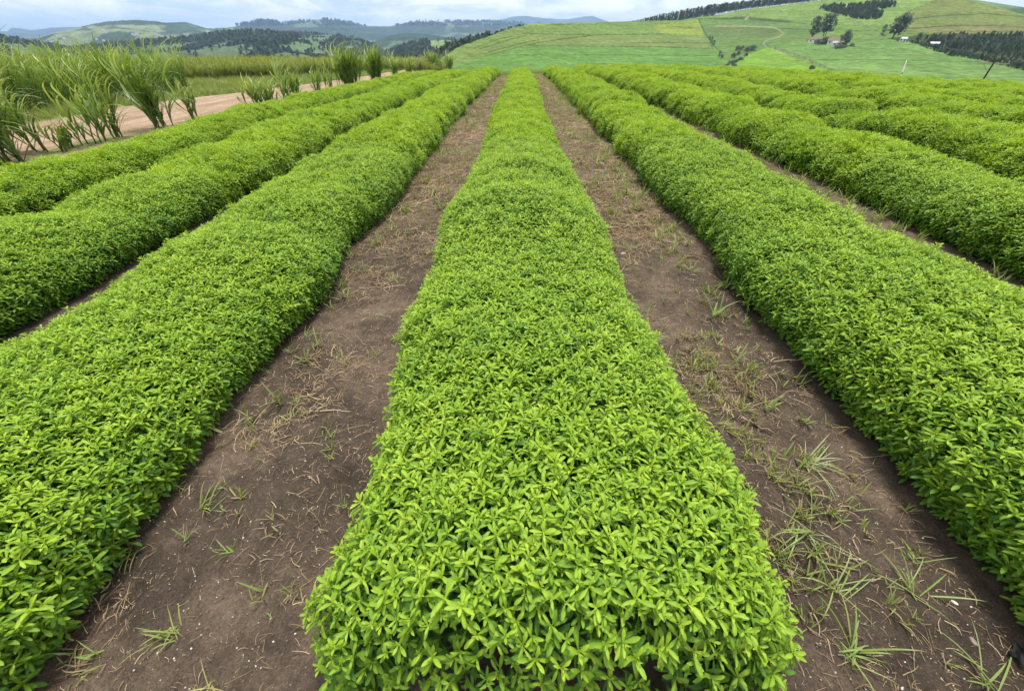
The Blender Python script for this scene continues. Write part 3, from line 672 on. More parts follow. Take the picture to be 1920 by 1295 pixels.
# ---- grass tufts one can pick out
def zfine(x, y):
    nz = float(sstep(14, 6, abs(y))*sstep(4, 2.2, abs(x)))
    return float(gz(x, y))+nz*float((fbm(np.array([x*2.2]), np.array([y*2.2]), 3, 3)[0]-.5)*.06+(fbm(np.array([x*9]), np.array([y*9]), 9, 3, .7)[0]-.5)*.052)
tufts = [
 (440, 20, .12, 9, .35, .9, 'small upright green tuft on bare soil in the bottom left corner', 145, 1265),
 (1, 0, .20, 12, .5, 1.5, 'arching grass tuft low on the left path near the bottom edge', 335, 1190),
 (2, 0, .14, 10, .3, 1.4, 'yellowing flat tuft at the bottom edge of the left path', 395, 1285),
 (3, 0, .17, 14, .45, 1.3, 'grass tuft with straw mid left path beside the bush overhang', 380, 955),
 (4, 0, .13, 9, .45, 1.1, 'sparse tuft in the centre of the left path', 548, 785),
 (5, 0, .15, 10, .55, 1.2, 'green tuft spilling from under the left row onto the path', 575, 635),
 (6, 0, .10, 7, .6, .7, 'thin upright tuft close to the left edge of the central row', 618, 815),
 (7, 0, .15, 14, .5, 1.2, 'pale green tuft on the left path higher up', 735, 525),
 (8, 0, .13, 10, .6, 1.0, 'tuft below the long twig on the left path', 705, 590),
 (9, 0, .13, 9, .7, .8, 'upright tuft hugging the left row beside the path', 655, 505),
 (10, 0, .26, 18, .95, 1.3, 'large silvery grass tuft sprawling on the right path', 1515, 870),
 (11, 0, .30, 15, .75, 1.5, 'wide flat grass tuft below the silvery one on the right path', 1515, 1000),
 (12, 0, .24, 9, .7, 1.3, 'few-bladed bright tuft in the middle of the right path', 1565, 1105),
 (13, 0, .22, 10, .65, 1.2, 'loose leaning tuft on the right path toward the right row', 1710, 1115),
 (14, 0, .26, 16, .6, 1.6, 'flattened long-bladed tuft low on the right path', 1590, 1225),
 (15, 0, .24, 9, .7, 1.1, 'upright tuft in the bottom right corner', 1850, 1290),
 (16, 0, .16, 12, .4, 1.3, 'dry yellowish tuft on the right path beside the central row', 1345, 800),
 (17, 0, .17, 14, .65, 1.2, 'green tuft on the right path in front of the right row', 1295, 510),
 (18, 0, .15, 10, .5, 1.2, 'thin tuft near the central row on the right path', 1180, 470),
 (19, 0, .16, 9, .7, .8, 'slender tuft in the shade at the foot of the right row', 1715, 1050),
 (20, 0, .15, 10, .3, 1.2, 'straw-coloured tuft on the upper right path', 1225, 640),
 (21, 0, .15, 12, .5, 1.1, 'small grass tuft far up the right path', 1130, 360),
 (22, 0, .14, 10, .5, 1.2, 'small grass tuft at the lower left path edge by the bush', 250, 1040),
 (23, 0, .28, 14, .7, 1.0, 'pale grass tuft between the first and second right rows', 1885, 505),
]
for (sd_, _, ln, n, age, droop, lab, px, py) in tufts:
    rr = random.Random(5000+sd_); p = on_ground(px, py); p.z = zfine(p.x, p.y)
    root = empty('grass_tuft', p); tag(root, lab, 'grass tuft', 'grass tufts on the paths')
    lean_ = rr.uniform(0, 6.28)
    for i in range(int(n*1.25)):
        mb = MB(); blade(mb, rr, ln*.72*rr.uniform(.3, 1.25), rr.uniform(.0028, .0065), lean_+rr.gauss(0, 1.25), R(rr.uniform(5, 48)), droop*rr.uniform(.5, 1.2), age+rr.uniform(-.25, .25), (rr.gauss(0, .014), rr.gauss(0, .014), 0), segs=7)
        o = mb.build('blade', M['grass'], root); o['tint'] = min(1.0, max(0.0, age+rr.uniform(-.2, .2)))
# twigs and stones on the paths
def twig(px, py, ln, rad, rz, lab):
    p = on_ground(px, py); p.z = zfine(p.x, p.y)+rad; rr = random.Random(px); mb = MB()
    pts = [Vector((ln*(i/5-.5), rr.uniform(-.012, .012)*ln*6, rr.uniform(0, .006)+.003)) for i in range(6)]
    mb.tube(pts, [rad*rr.uniform(.7, 1.1)*(1-.08*i) for i in range(6)], 6, .5)
    o = mb.build('twig', M['twig'], None, True); o.location = p; o.rotation_euler = (0, 0, rz); tag(o, lab, 'twig')
M['twig'] = plain('dead_twig', (.22, .16, .11), .9, .2, .35, 40)
twig(715, 490, .17, .008, .25, 'pale dead twig lying across the left path beside a dark one')
twig(752, 483, .10, .006, .7, 'short darker twig right of the pale twig on the left path')
twig(770, 440, .07, .011, .3, 'stubby wood chip on the upper left path')
twig(1305, 485, .16, .006, -.4, 'thin twig on the right path near the green tuft')
twig(1420, 800, .16, .007, -.6, 'thin brown twig beside the central row on the right path')
def stone(px, py, s, c, lab):
    p = on_ground(px, py); p.z = zfine(p.x, p.y)+s*.2
    rr = random.Random(px*7); V = []; F = []; nl, no = 7, 10
    for i in range(nl+1):
        for j in range(no):
            th = math.pi*i/nl; ph = 2*math.pi*j/no; q = 1+.22*(float(vn(np.array([th*1.6+px]), np.array([math.cos(ph)*1.5+3]))[0])-.5)+.12*math.sin(ph*2+px)
            V.append((math.sin(th)*math.cos(ph)*s*q, math.sin(th)*math.sin(ph)*s*.72*q, math.cos(th)*s*.5*q))
    o = obj('stone', mesh_from('stone', V, grid_faces(nl+1, no, True), plain('stone_%d' % px, c, .85, .3, .3, 60), True)); o.location = p; o.rotation_euler = (0, 0, rr.uniform(0, 3)); tag(o, lab, 'stone')
stone(811, 447, .028, (.24, .13, .085), 'reddish brown stone on the left path near the central row')
stone(1787, 1131, .010, (.66, .62, .56), 'small white pebble on the right path below the right row')
stone(1818, 1205, .013, (.26, .2, .17), 'grey brown pebble on the dark soil at lower right')
stone(1482, 1073, .014, (.30, .2, .16), 'brown pebble beside the edge of the central row on the right path')
stone(1168, 480, .03, (.38, .34, .27), 'pale stone half hidden by the central row on the right path')
M['plastic'] = plain('black_plastic', (.012, .012, .014), .35, .5, .2, 10)
def plastic(px, py, w, d, rz, lab):
    p = on_ground(px, py); p.z = zfine(p.x, p.y)+.012; n = 9; V = []
    for k in (0, 1):
        for i in range(n):
            for j in range(n):
                V.append(((i/(n-1)-.5)*w*(1+.15*math.sin(j*1.1)), (j/(n-1)-.5)*d*(1+.2*math.sin(i*.9+1)), w*.16*float(fbm(np.array([i*.35+px]), np.array([j*.35]), 5, 2)[0])-k*.003))
    f = grid_faces(n, n); o = obj('plastic_sheet', mesh_from('plastic_sheet', V, np.r_[f, f[:, ::-1]+n*n], M['plastic'], True)); o.location = p; o.rotation_euler = (0, 0, rz)
    tag(o, lab, 'plastic sheet')
plastic(1897, 1228, .06, .035, .6, 'scrap of black plastic on the soil in the bottom right corner')
plastic(1467, 212, .9, .6, .3, 'crumpled black plastic sheet in the gap of a right crop row')

# ================================================================== SUGAR CANE BESIDE THE ROAD
def cane_blade(rr, h, side, wind, age):
    mb = MB(); blade(mb, rr, h, rr.uniform(.022, .042), side, R(rr.uniform(52, 84)), rr.uniform(.5, 1.25), age, (0, 0, .06), wind=wind, segs=8, ages=rr.uniform(.0, .35)); return mb
def cane_stalk(rr, H, wind, nleaf, lean):
    """stem curve and blades of one cane shoot"""
    sh = H*rr.uniform(.38, .56); la = rr.uniform(0, 6.28); pts = [Vector((math.cos(la)*lean*s*s*sh+wind*.16*s*s*sh, math.sin(la)*lean*s*s*sh*.7, sh*s)) for s in (0, .33, .66, 1)]
    bl = []
    for i in range(nleaf):
        s = rr.uniform(.05, .85) if i < nleaf*.65 else rr.uniform(.75, 1); a = rr.uniform(0, 6.28)
        q = Vector((math.cos(la)*lean*s*s*sh+wind*.16*s*s*sh, math.sin(la)*lean*s*s*sh*.7, sh*s))
        ln = H*rr.uniform(.42, .72); ag = .10+.62*s+rr.uniform(-.15, .15)
        bl.append((q, a, ln, ag, rr.uniform(.6, 1.9)*(1.15-.3*s)))
    return pts, bl
def clump(px, py, ytop, nst, spread, seed, lab, detail, nleaf=9, wind=.6):
    rr = random.Random(seed); p = on_ground(px, py)
    # height so that the top reaches the seen height
    H = 1.0
    for i in range(30):
        q = proj(np.array([p.x, p.y, p.z+H])); H *= 1+.6*((py-ytop)/max(1.0, py-float(q[1]))-1)
    H *= 1.25; nst = int(nst*1.3); spread *= 1.05
    root = empty('cane_clump', p); tag(root, lab, 'sugar cane', 'sugar cane clumps along the dirt road')
    for i in range(nst):
        hs = H*rr.uniform(.72, 1.05) if i else H; b = Vector((rr.gauss(0, spread), rr.gauss(0, spread), 0)); b.z = float(gz(p.x+b.x, p.y+b.y))-p.z-.03
        pts, bl = cane_stalk(rr, hs, wind, nleaf+2, rr.uniform(.1, .6)); mb = MB()
        mb.tube(pts, [.017, .015, .012, .007], 5, .4)
        if detail:
            st = mb.build('stalk', M['stalk'], root, True); st.location = b
            for (q, a, ln, ag, dr) in bl:
                m = MB(); blade(m, rr, ln, rr.uniform(.034, .062), a, R(rr.uniform(44, 87)), dr, ag, (0, 0, .06), wind=wind*rr.uniform(.5, 1.2), segs=8, ages=rr.uniform(.1, .75))
                o = m.build('leaf', M['cane'], st, True); o.location = q-Vector((0, 0, .06)); o['tint'] = rr.uniform(.2, .9)
        else:
            for (q, a, ln, ag, dr) in bl:
                blade(mb, rr, ln, rr.uniform(.036, .06), a, R(rr.uniform(44, 87)), dr, ag, q, wind=wind*rr.uniform(.5, 1.2), segs=7, ages=rr.uniform(.1, .7))
            st = mb.build('stalk', M['cane'], root, True); st.location = b; st['tint'] = rr.uniform(.2, .9)
clump(-45, 330, 60, 12, .22, 1, 'tall cane clump cut by the left edge of the picture', True, 9)
clump(15, 305, 92, 11, .20, 2, 'dense dark cane clump at the far left beside the first row', True, 10)
clump(72, 285, 150, 6, .12, 3, 'leaning cane clump right of the dense one at far left', True, 8)
clump(122, 282, 225, 3, .06, 4, 'low bright cane sprout at the road edge near far left', True, 5)
clump(148, 276, 222, 4, .10, 5, 'small thin cane sprout in front of the pink road', True, 5)
clump(190, 266, 150, 5, .12, 6, 'slanting young cane clump with pale bent tips', True, 8)
clump(224, 258, 118, 4, .07, 7, 'slim cane clump with upright pale tips left of the big clump', True, 8)
clump(300, 241, 88, 11, .16, 8, 'big tall cane clump standing alone before the pink road', True, 10)
clump(366, 226, 150, 4, .06, 9, 'short cane shoot just right of the big tall clump', True, 7)
clump(488, 202, 150, 6, .14, 10, 'loose pale grassy cane clump at the road bend', False, 7)
clump(512, 200, 145, 7, .16, 11, 'wispy light green cane clump in mid roadside group', False, 7)
clump(556, 189, 124, 8, .16, 12, 'darker cane clump on the right of the mid roadside group', False, 8)
clump(598, 180, 128, 4, .10, 13, 'thin cane shoot between the mid group and the bushy clump', False, 7)
clump(618, 176, 124, 3, .08, 14, 'second thin cane shoot left of the bushy clump', False, 7)
clump(655, 166, 82, 26, .26, 15, 'very dense bushy dark cane clump with windswept top', False, 13, 1.0)
clump(706, 156, 84, 16, .17, 16, 'dense narrow cane clump right of the bushiest one', False, 12, 1.0)
clump(744, 149, 101, 6, .12, 17, 'slim cane clump further along the road', False, 9)
clump(768, 145, 106, 7, .2, 18, 'low spreading cane clump further along the road', False, 9)
clump(814, 136, 96, 16, .3, 19, 'dark dense cane clump near the field end', False, 12)
clump(842, 134, 98, 12, .3, 20, 'bushy cane clump at the far end of the roadside line', False, 12)
clump(862, 132, 109, 12, .35, 21, 'pale low cane clump near the end of the rows', False, 11)
clump(876, 131, 114, 8, .3, 22, 'last small cane clump before the green hill', False, 10)

def cane_plant(seed, H, nst, nl, mat):
    rr = random.Random(seed); mb = MB()
    for i in range(nst):
        b = Vector((rr.gauss(0, .13), rr.gauss(0, .13), 0)); pts, bl = cane_stalk(rr, H*rr.uniform(.75, 1.1), .8, nl, rr.uniform(.1, .4))
        mb.tube([b+q for q in pts], [.02, .018, .014, .008], 4, .05)
        for (q, a, ln, ag, dr) in bl: blade(mb, rr, ln, rr.uniform(.032, .06), a, R(rr.uniform(52, 87)), dr*1.25, ag, q+b, wind=.8*rr.uniform(.5, 1.3), segs=6, ages=rr.uniform(.1, .6))
    return mb.mesh('cane_plant', mat, True)
V_CANE = variants('cane_plant', [cane_plant(700+i, 2.7, 4, 10, M['cane']) for i in range(6)])
V_CANEF = variants('far_cane_plant', [cane_plant(720+i, 1.9, 6, 9, M['cane_far']) for i in range(6)])
def field(name, coll, nv, poly, step, smin, smax, lab, seed):
    rng = rs(seed); P = np.array(poly); x0, y0 = P.min(0); x1, y1 = P.max(0)
    gx, gy = np.meshgrid(np.arange(x0, x1, step), np.arange(y0, y1, step)); x = gx.ravel()+rng.uniform(-.4, .4, gx.size)*step; y = gy.ravel()+rng.uniform(-.4, .4, gy.size)*step
    k = inpoly(x, y, poly); x, y = x[k], y[k]; n = len(x)
    rot = np.stack([rng.normal(0, .05, n), rng.normal(0, .05, n), rng.normal(0, .5, n)], -1)
    tag(scatter(name, coll, nv, np.stack([x, y, gz(x, y)-.05], -1), rot, rng.uniform(smin, smax, n)*(.85+.3*fbm(x/5, y/5, seed)), rng.uniform(.2, .9, n), rng=rng), lab, 'sugar cane', kind='stuff')
field('cane_stand', V_CANE, 6, [(-46, 5), (-15.6, 5), (-15.5, 14), (-15.4, 20), (-16.5, 23.0), (-46, 26)], (.7), .60, .84, 'stand of sugar cane beyond the dirt road at the left', 31)
field('cane_field', V_CANEF, 6, [(-60, 25), (-25, 27.5), (-19.0, 28.7), (-15.0, 31), (-12.7, 36), (-10.5, 40), (-8, 46), (-10, 62), (-60, 62)], .55, .42, .62, 'pale green cane field stretching behind the road to the valley edge', 32)
# roadside grass
def tuft_mesh(seed, n, ln):
    rr = random.Random(seed); mb = MB()
    for i in range(n): blade(mb, rr, ln*rr.uniform(.5, 1.3), rr.uniform(.008, .014), rr.uniform(0, 6.28), R(rr.uniform(35, 85)), rr.uniform(.3, 1.3), rr.uniform(.25, .8), (rr.gauss(0, .07), rr.gauss(0, .07), 0), segs=3, wind=.2)
    return mb.mesh('verge_tuft', M['grass'])
V_VERGE = variants('verge_tuft', [tuft_mesh(80+i, 16, .22) for i in range(5)])
rng = rs(33); n = 9000; y = rng.uniform(2, 42, n); edge = road_mid(y)-road_half(y); x = edge-.05-rng.uniform(0, 1, n)**1.2*(9+np.maximum(y-24, 0)*.8)
n2 = 1500; y2 = rng.uniform(2, 42, n2); x2 = road_mid(y2)+road_half(y2)+rng.uniform(-.1, .7, n2); x = np.r_[x, x2]; y = np.r_[y, y2]
k = fbm(x/1.5, y/1.5, 34) > .3; x, y = x[k], y[k]
tag(lay('verge_grass', V_VERGE, 5, x, y, rng, .6, 1.35, 0, .3, .9), 'green grass verge between the dirt road and the cane', 'grass', kind='stuff')
rng = rs(35); n = 5200; x = rng.uniform(-8, 27, n); y = FIELD_END+rng.uniform(.2, 5, n)-np.maximum(x-7, 0)*.08
tag(lay('headland_grass', V_VERGE, 5, x, y, rng, .7, 1.3, 0, .4, 1), 'strip of grass beyond the far ends of the crop rows', 'grass', kind='stuff')

# ================================================================== TREES, FARM, POLES ON THE HILL
def blob(mb, rr, c, rad, n, size, ag):
    """a clump of leaf faces filling a rough ball"""
    for i in range(n):
        d = Vector((rr.gauss(0, 1), rr.gauss(0, 1), rr.gauss(0, .8))).normalized()*rad*rr.uniform(.45, 1.05); d.z *= .8
        u = Vector((rr.gauss(0, 1), rr.gauss(0, 1), rr.gauss(0, 1))).normalized(); w = u.orthogonal().normalized(); s = size*rr.uniform(.6, 1.3)
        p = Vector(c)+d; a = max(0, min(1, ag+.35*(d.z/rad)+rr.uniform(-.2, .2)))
        mb.add([p-u*s-w*s*.5, p+u*s*.2-w*s, p+u*s+w*s*.4, p-u*s*.3+w*s], [(0, 1, 2, 3)], a)
def gum_tree(px, py, ytop, width_px, seed, lab, nb=16, bare=.28, bush=False, lean=0.0, group=None, name='gum_tree', bark='bark'):
    rr = random.Random(seed); b = HILL.at(px, py); H = 10.0
    for i in range(30):
        q = proj(np.array([b[0], b[1], b[2]+H])); H *= 1+.6*((py-ytop)/max(1.0, py-float(q[1]))-1)
    dist = math.hypot(b[0], b[1]); W = width_px*H/max(1, py-ytop)
    root = empty(name, (b[0], b[1], b[2]+.6)); tag(root, lab, 'tree', group)
    mb = MB(); lx = Vector((math.cos(.7), -math.sin(.7), 0))*lean*H
    top = lambda s: Vector((rr.uniform(-.02, .02)*H, 0, s*H))+lx*s*s
    stems = 1 if bush else rr.choice((2, 3)); cr = MB(); pts = []
    for k in range(stems):
        off = Vector((rr.uniform(-.05, .05)*W, rr.uniform(-.05, .05)*W, 0)); spread = Vector((rr.uniform(-.25, .25)*W, rr.uniform(-.25, .25)*W, 0)) if stems > 1 else Vector((0, 0, 0))
        tr = [off+spread*s+top(s) for s in (0, .25, .5, .75, .93)]; tr[0].z = -1.5
        mb.tube(tr, [H*.018, H*.015, H*.012, H*.008, H*.003], 6); pts.append(tr)
    for i in range(nb):
        s = bare+(1-bare)*((i+.5)/nb); tr = pts[i % stems]; j = min(3, int(s*4.2)); base = tr[j].lerp(tr[j+1], min(1, s*4.2-j))
        prof = math.sin(math.pi*min(1, max(.06, (s-bare)/(1-bare)*.8+.16)))
        a = i*2.4+rr.uniform(-.5, .5); rad = W*.5*prof*rr.uniform(.35, .85)
        c = base+Vector((math.cos(a)*rad, math.sin(a)*rad, rr.uniform(.0, .08)*H))
        mb.tube([base-Vector((0, 0, .04*H)), base.lerp(c, .6)+Vector((0, 0, .02*H)), c], [H*.006, H*.004, H*.002], 4)
        blob(cr, rr, c, W*rr.uniform(.13, .22)*(1.25 if bush else 1), 46, W*.034+.12, .45)
    mb.build('trunk', M[bark], root, True); cr.build('crown', M['tree'], root)['tint'] = .5
    return root
gum_tree(1519, 78, 33, 27, 1, 'tall airy gum tree left of the farmhouse, first of the pair', 26, .2)
gum_tree(1543, 75, 29, 34, 2, 'tallest gum tree behind the farmhouse, right of its pair', 34, .25)
gum_tree(1580, 91, 61, 27, 3, 'rounded dark tree at the right end of the farm buildings', 26, .08, True)
gum_tree(1672, 75, 29, 40, 4, 'lone large gum tree right of the farm with open crown', 34, .22, lean=.12)
gum_tree(1518, 138, 126, 17, 5, 'small dark tree peeking over the crop field beside the track', 14, .05, True, name='small_tree')
gum_tree(1095, 130, 124, 14, 6, 'tiny dark bush peeking over the far ends of the rows', 10, .05, True, name='bush')
gum_tree(1653, 67, 48, 13, 7, 'dark tree at the foot of the plantation patch', 14, .05, True, name='small_tree')
gum_tree(1544, 86, 74, 26, 8, 'broad bush in front of the farmhouse, between its roofs', 18, .02, True, name='bush')
gum_tree(1530, 86, 76, 14, 9, 'small bush at the left end of the farm', 10, .02, True, name='bush')
gum_tree(1594, 93, 84, 16, 10, 'low bush at the right foot of the rounded dark tree', 10, .02, True, name='bush')
gum_tree(1574, 95, 89, 32, 11, 'low hedge bush in front of the farm buildings', 14, .02, True, name='bush')
gum_tree(1718, 82, 64, 16, 12, 'dark round tree near the two white sheds', 16, .05, True, name='small_tree')
gum_tree(1684, 81, 72, 14, 13, 'dark bush beside the small white shed', 10, .02, True, name='bush')
gum_tree(1760, 86, 68, 22, 14, 'leafy tree beside the long white shed', 16, .05, True, name='small_tree')
gum_tree(1786, 90, 70, 26, 15, 'bigger leafy tree on the plantation edge right of the long white shed', 18, .05, True, name='small_tree')
for i, (px, py, yt, w) in enumerate([(1332, 84, 70, 8), (1336, 90, 77, 9), (1348, 109, 97, 8), (1329, 78, 69, 6), (1352, 112, 104, 7)]):
    gum_tree(px, py, yt, w, 30+i, 'dark shrub on the hedge line climbing the green hillside', 9, .02, True, group='shrubs on the hillside hedge line', name='shrub')
for i, (px, py, yt, w) in enumerate([(1383, 95, 89, 16), (1391, 94, 88, 8), (1409, 95, 88, 20), (1400, 97, 91, 16), (1374, 108, 102, 14), (1384, 104, 99, 12), (1368, 126, 117, 18), (1378, 122, 114, 14), (1362, 130, 122, 12), (1388, 116, 110, 14), (1398, 108, 102, 12), (1376, 130, 123, 12)]):
    gum_tree(px, py, yt, w, 50+i, 'low scrub bush in the grassy gully on the hillside', 9, .0, True, group='scrub in the hillside gully', name='shrub')

# windbreak along the skyline of the hill: single tall trees
def wind_tree_meshes(seed, lo=.40, nb=12, wb=.16):
    rr = random.Random(seed); tr = MB(); cr = MB(); H = 1.0
    tr.tube([(0, 0, -.08), (rr.uniform(-.01, .01), 0, .45), (rr.uniform(-.02, .02), 0, .96)], [.012, .009, .003], 5)
    for i in range(nb):
        s = lo+(1-lo)*(i+.3)/nb; w = wb*(1-.6*(s-lo)/(1-lo))
        a = rr.uniform(0, 6.28); blob(cr, rr, (math.cos(a)*w*.5, math.sin(a)*w*.5, s), w*.8, 24, .022, .4)
    return tr.mesh('trunk', M['pale_bark'], True), cr.mesh('crown', M['tree'])
WT = [wind_tree_meshes(90+i) for i in range(5)]; WL = [wind_tree_meshes(95+i, .08, 15, .14) for i in range(4)]
base_line = [(1172, 44.5), (1277, 42), (1307, 36), (1342, 33), (1400, 22), (1461, 15), (1526, 7), (1570, 2)]
top_line = [(1172, 41.5), (1200, 36), (1250, 24), (1290, 16), (1330, 9), (1400, 1), (1461, -6), (1526, -13), (1570, -17)]
rr = random.Random(5)
for row_i in range(3):
    n = 96
    for i in range(n):
        px = 1174+(1572-1174)*(i+.5)/n+rr.uniform(-1.4, 1.4); pb = np.interp(px, *zip(*base_line)); ptop = np.interp(px, *zip(*top_line))
        a_, e_ = azel(px, pb); rc = float(HILL.rc(a_))+8+row_i*13+rr.uniform(-4, 4); ec = float(HILL.E(a_)); zc = CAM_Z+rc*math.tan(ec)-.3-row_i*1.2
        x, y = rc*math.sin(float(a_)), rc*math.cos(float(a_)); H = 15.0
        for j in range(20):
            q = proj(np.array([x, y, zc+H])); H *= 1+.6*((pb-ptop)/max(.5, pb-float(q[1]))-1)
        H = max(2.5, min(30, H))*rr.uniform(.86, 1.08)
        root = empty('skyline_tree', (x, y, zc)); leafy = px < 1318+rr.uniform(-25, 25); tag(root, 'dark tree leafy to the ground at the low left end of the skyline windbreak' if leafy else 'tall tree with sky showing between bare stems in the hilltop windbreak', 'tree', 'leafy windbreak trees on the skyline' if leafy else 'bare-stemmed windbreak trees on the skyline')
        m1, m2 = WL[rr.randrange(4)] if leafy else WT[rr.randrange(5)]; w = H if H > 12 else H*1.6
        for nm, me in (('trunk', m1), ('crown', m2)):
            o = obj(nm, me, root); o.scale = (w*1.35, w*1.35, H); o.rotation_euler = (0, 0, rr.uniform(0, 6.28)); o['tint'] = rr.uniform(.2, .8)

# plantations and woods as masses of trees
def wood_meshes(seed, n=7):
    rr = random.Random(seed); mb = MB(); mb.tube([(0, 0, -.1), (0, 0, .6)], [.03, .01], 4, .0)
    for i in range(n):
        s = .25+.7*i/n; w = .34*(1-.7*(s-.25)/.75); a = rr.uniform(0, 6.28); blob(mb, rr, (math.cos(a)*w*.35, math.sin(a)*w*.35, s), w*.85, 14, .085, .4)
    return mb.mesh('wood_tree', M['tree'])
V_WOOD = variants('wood_tree', [wood_meshes(110+i) for i in range(6)])
def plantation(name, poly, spacing, hmin, hmax, lab, seed, rd=HILL, regular=False):
    rng = rs(seed); P = np.array(poly, float); xs_, ys_ = [], []
    W = rd.at(P[:, 0], P[:, 1]); x0, y0 = W[:, :2].min(0); x1, y1 = W[:, :2].max(0)
    wp = [(w[0], w[1]) for w in W]
    j = .12 if regular else .45
    gx, gy = np.meshgrid(np.arange(x0, x1, spacing), np.arange(y0, y1, spacing)); x = gx.ravel()+rng.uniform(-j, j, gx.size)*spacing; y = gy.ravel()+rng.uniform(-j, j, gy.size)*spacing
    k = inpoly(x, y, wp); x, y = x[k], y[k]; az_ = np.arctan2(x, y); r_ = np.hypot(x, y)
    t_ = np.clip((r_-rd.r0)/(rd.rc(az_)-rd.r0), 0, 1); z_ = rd.height(az_, t_)[1]; n = len(x)
    H = rng.uniform(hmin, hmax, n); rot = np.stack([0*x, 0*x, rng.uniform(0, 6.28, n)], -1)
    tag(scatter(name, V_WOOD, 6, np.stack([x, y, z_], -1), rot, np.stack([H*.8, H*.8, H], -1), rng.uniform(.3, 1, n), rng=rng), lab, 'trees', kind='stuff')
plantation('plantation', [(1533, 20), (1560, 17), (1612, 16), (1655, 32), (1642, 42), (1610, 43), (1570, 32)], 4.5, 6, 8.5, 'dark block of plantation trees high on the green hill', 1)
plantation('plantation', [(1612, 14), (1640, 10), (1676, 11), (1676, 18), (1645, 22), (1622, 20)], 4.5, 6, 8.5, 'smaller dark wood joined to the plantation block on the hill', 2)
plantation('orchard', [(1735, 82), (1730, 76), (1790, 69), (1930, 70), (2060, 100), (2060, 150), (1930, 118), (1850, 104), (1790, 94)], 4.2, 3.0, 5.5, 'dark orchard trees crowding the hillside at the right', 3, regular=False)
plantation('hedgerow', [(1692, 80), (1720, 84), (1770, 96), (1850, 112), (1930, 128), (2060, 160), (2060, 172), (1930, 137), (1850, 119), (1765, 103), (1715, 88)], 3.2, 3.0, 4.5, 'thick dark hedge along the lower edge of the orchard', 4)

def ridge_wood(name, D, n, hmin, hmax, lab, seed, thr=.6, cond=None):
    rng = rs(seed); w = ((D['w'] > thr) | (rng.uniform(0, 1, D['w'].shape) < .05)) & (D['t'] > .08) & (D['t'] < 1.08)
    if cond is not None: w &= cond(D['px'], D['py'])
    idx = np.flatnonzero(w.ravel()); idx = rng.choice(idx, min(n, len(idx)*3), replace=True)
    r_ = np.hypot(D['x'].ravel()[idx], D['y'].ravel()[idx]); jit = rng.normal(0, 1, (len(idx), 2))*np.maximum(3, r_*.0022)[:, None]
    P = np.stack([D['x'].ravel()[idx]+jit[:, 0], D['y'].ravel()[idx]+jit[:, 1], D['z'].ravel()[idx]-1.0], -1); H = rng.uniform(hmin, hmax, len(idx))
    rot = np.stack([0*H, 0*H, rng.uniform(0, 6.28, len(idx))], -1)
    tag(scatter(name, V_WOOD, 6, P, rot, np.stack([H*1.2, H*1.2, H], -1), rng.uniform(.15, 1, len(idx)), rng=rng), lab, 'forest', kind='stuff')
ridge_wood('forest', D1, 11000, 5, 10.5, 'dark forest covering the ridge across the valley', 201)
ridge_wood('forest', D2, 4200, 5, 10, 'forest on the wooded spur in the middle distance', 202)
ridge_wood('forest', D3, 4200, 5, 10, 'forest on the knoll left of the green hill', 203)
ridge_wood('dark_wood', D8, 2600, 5, 9, 'dark wood on the left flank of the green hill', 205, -1)
ridge_wood('forest', D6, 1500, 12, 26, 'lines of trees on the rolling ridge skyline', 204, .6, lambda px, py: py < 50)

# farm buildings
M['white_wall'] = plain('white_wall', (.72, .70, .66), .85, .2, .08, 1)
M['roof_brown'] = plain('brown_roof', (.17, .12, .10), .8, .2, .2, 2)
M['roof_grey'] = plain('grey_roof', (.30, .29, .28), .6, .3, .15, 2)
M['dark_glass'] = plain('dark_window', (.03, .035, .04), .2, .5, .1, 1)
M['blue_roof'] = plain('pale_roof', (.42, .45, .48), .5, .4, .08, 2)
def house(px, py, Lx, Ly, Hw, Hr, rz, roof, lab, nwin=3):
    b = HILL.at(px, py); root = empty('farm_building', (b[0], b[1], b[2]+.9)); root.rotation_euler = (0, 0, rz); tag(root, lab, 'building', 'farm buildings on the hillside')
    mb = MB(); mb.box((0, 0, Hw/2-1), (Lx, Ly, Hw+2)); g = MB()
    g.add([(-Lx/2, -Ly/2, Hw), (-Lx/2, Ly/2, Hw), (-Lx/2, 0, Hw+Hr*.92), (Lx/2, -Ly/2, Hw), (Lx/2, Ly/2, Hw), (Lx/2, 0, Hw+Hr*.92)], [(0, 2, 1), (3, 4, 5), (0, 3, 5, 2), (1, 2, 5, 4)])
    mb.add(g.v, g.f); mb.build('wall', M['white_wall'], root)
    rf = MB(); o = .5; th = .18
    for s in (-1, 1):
        V = []
        for zt in (0, th):
            for x in (-Lx/2-o, Lx/2+o): V += [(x, s*(Ly/2+o), Hw-Hr*o/(Ly/2)+zt+.02), (x, 0, Hw+Hr+zt+.02)]
        rf.add(V, [(0, 1, 3, 2), (4, 6, 7, 5), (0, 2, 6, 4), (1, 5, 7, 3), (0, 4, 5, 1), (2, 3, 7, 6)])
    rf.build('roof', M[roof], root)
    for i in range(nwin):
        w = MB(); x = Lx*((i+.5)/nwin-.5)
        if i == nwin//2: w.box((x, -Ly/2-.03, 1.0), (1.0, .12, 2.0)); w.build('door', M['dark_glass'], root)
        else: w.box((x, -Ly/2-.03, 1.45), (1.2, .12, 1.0)); w.build('window', M['dark_glass'], root)
house(1526, 82.5, 12, 7, 2.7, 1.8, -.5, 'roof_brown', 'low white farmhouse with brown roof at the left of the farm')
house(1562, 85.5, 12, 6.5, 2.7, 1.9, -.5, 'roof_brown', 'white farm building with dark roof behind the bush and rounded tree')
house(1567, 89.5, 8, 5.5, 2.6, 1.3, -.5, 'roof_grey', 'small white outbuilding in front of the dark-roofed farm building', 2)
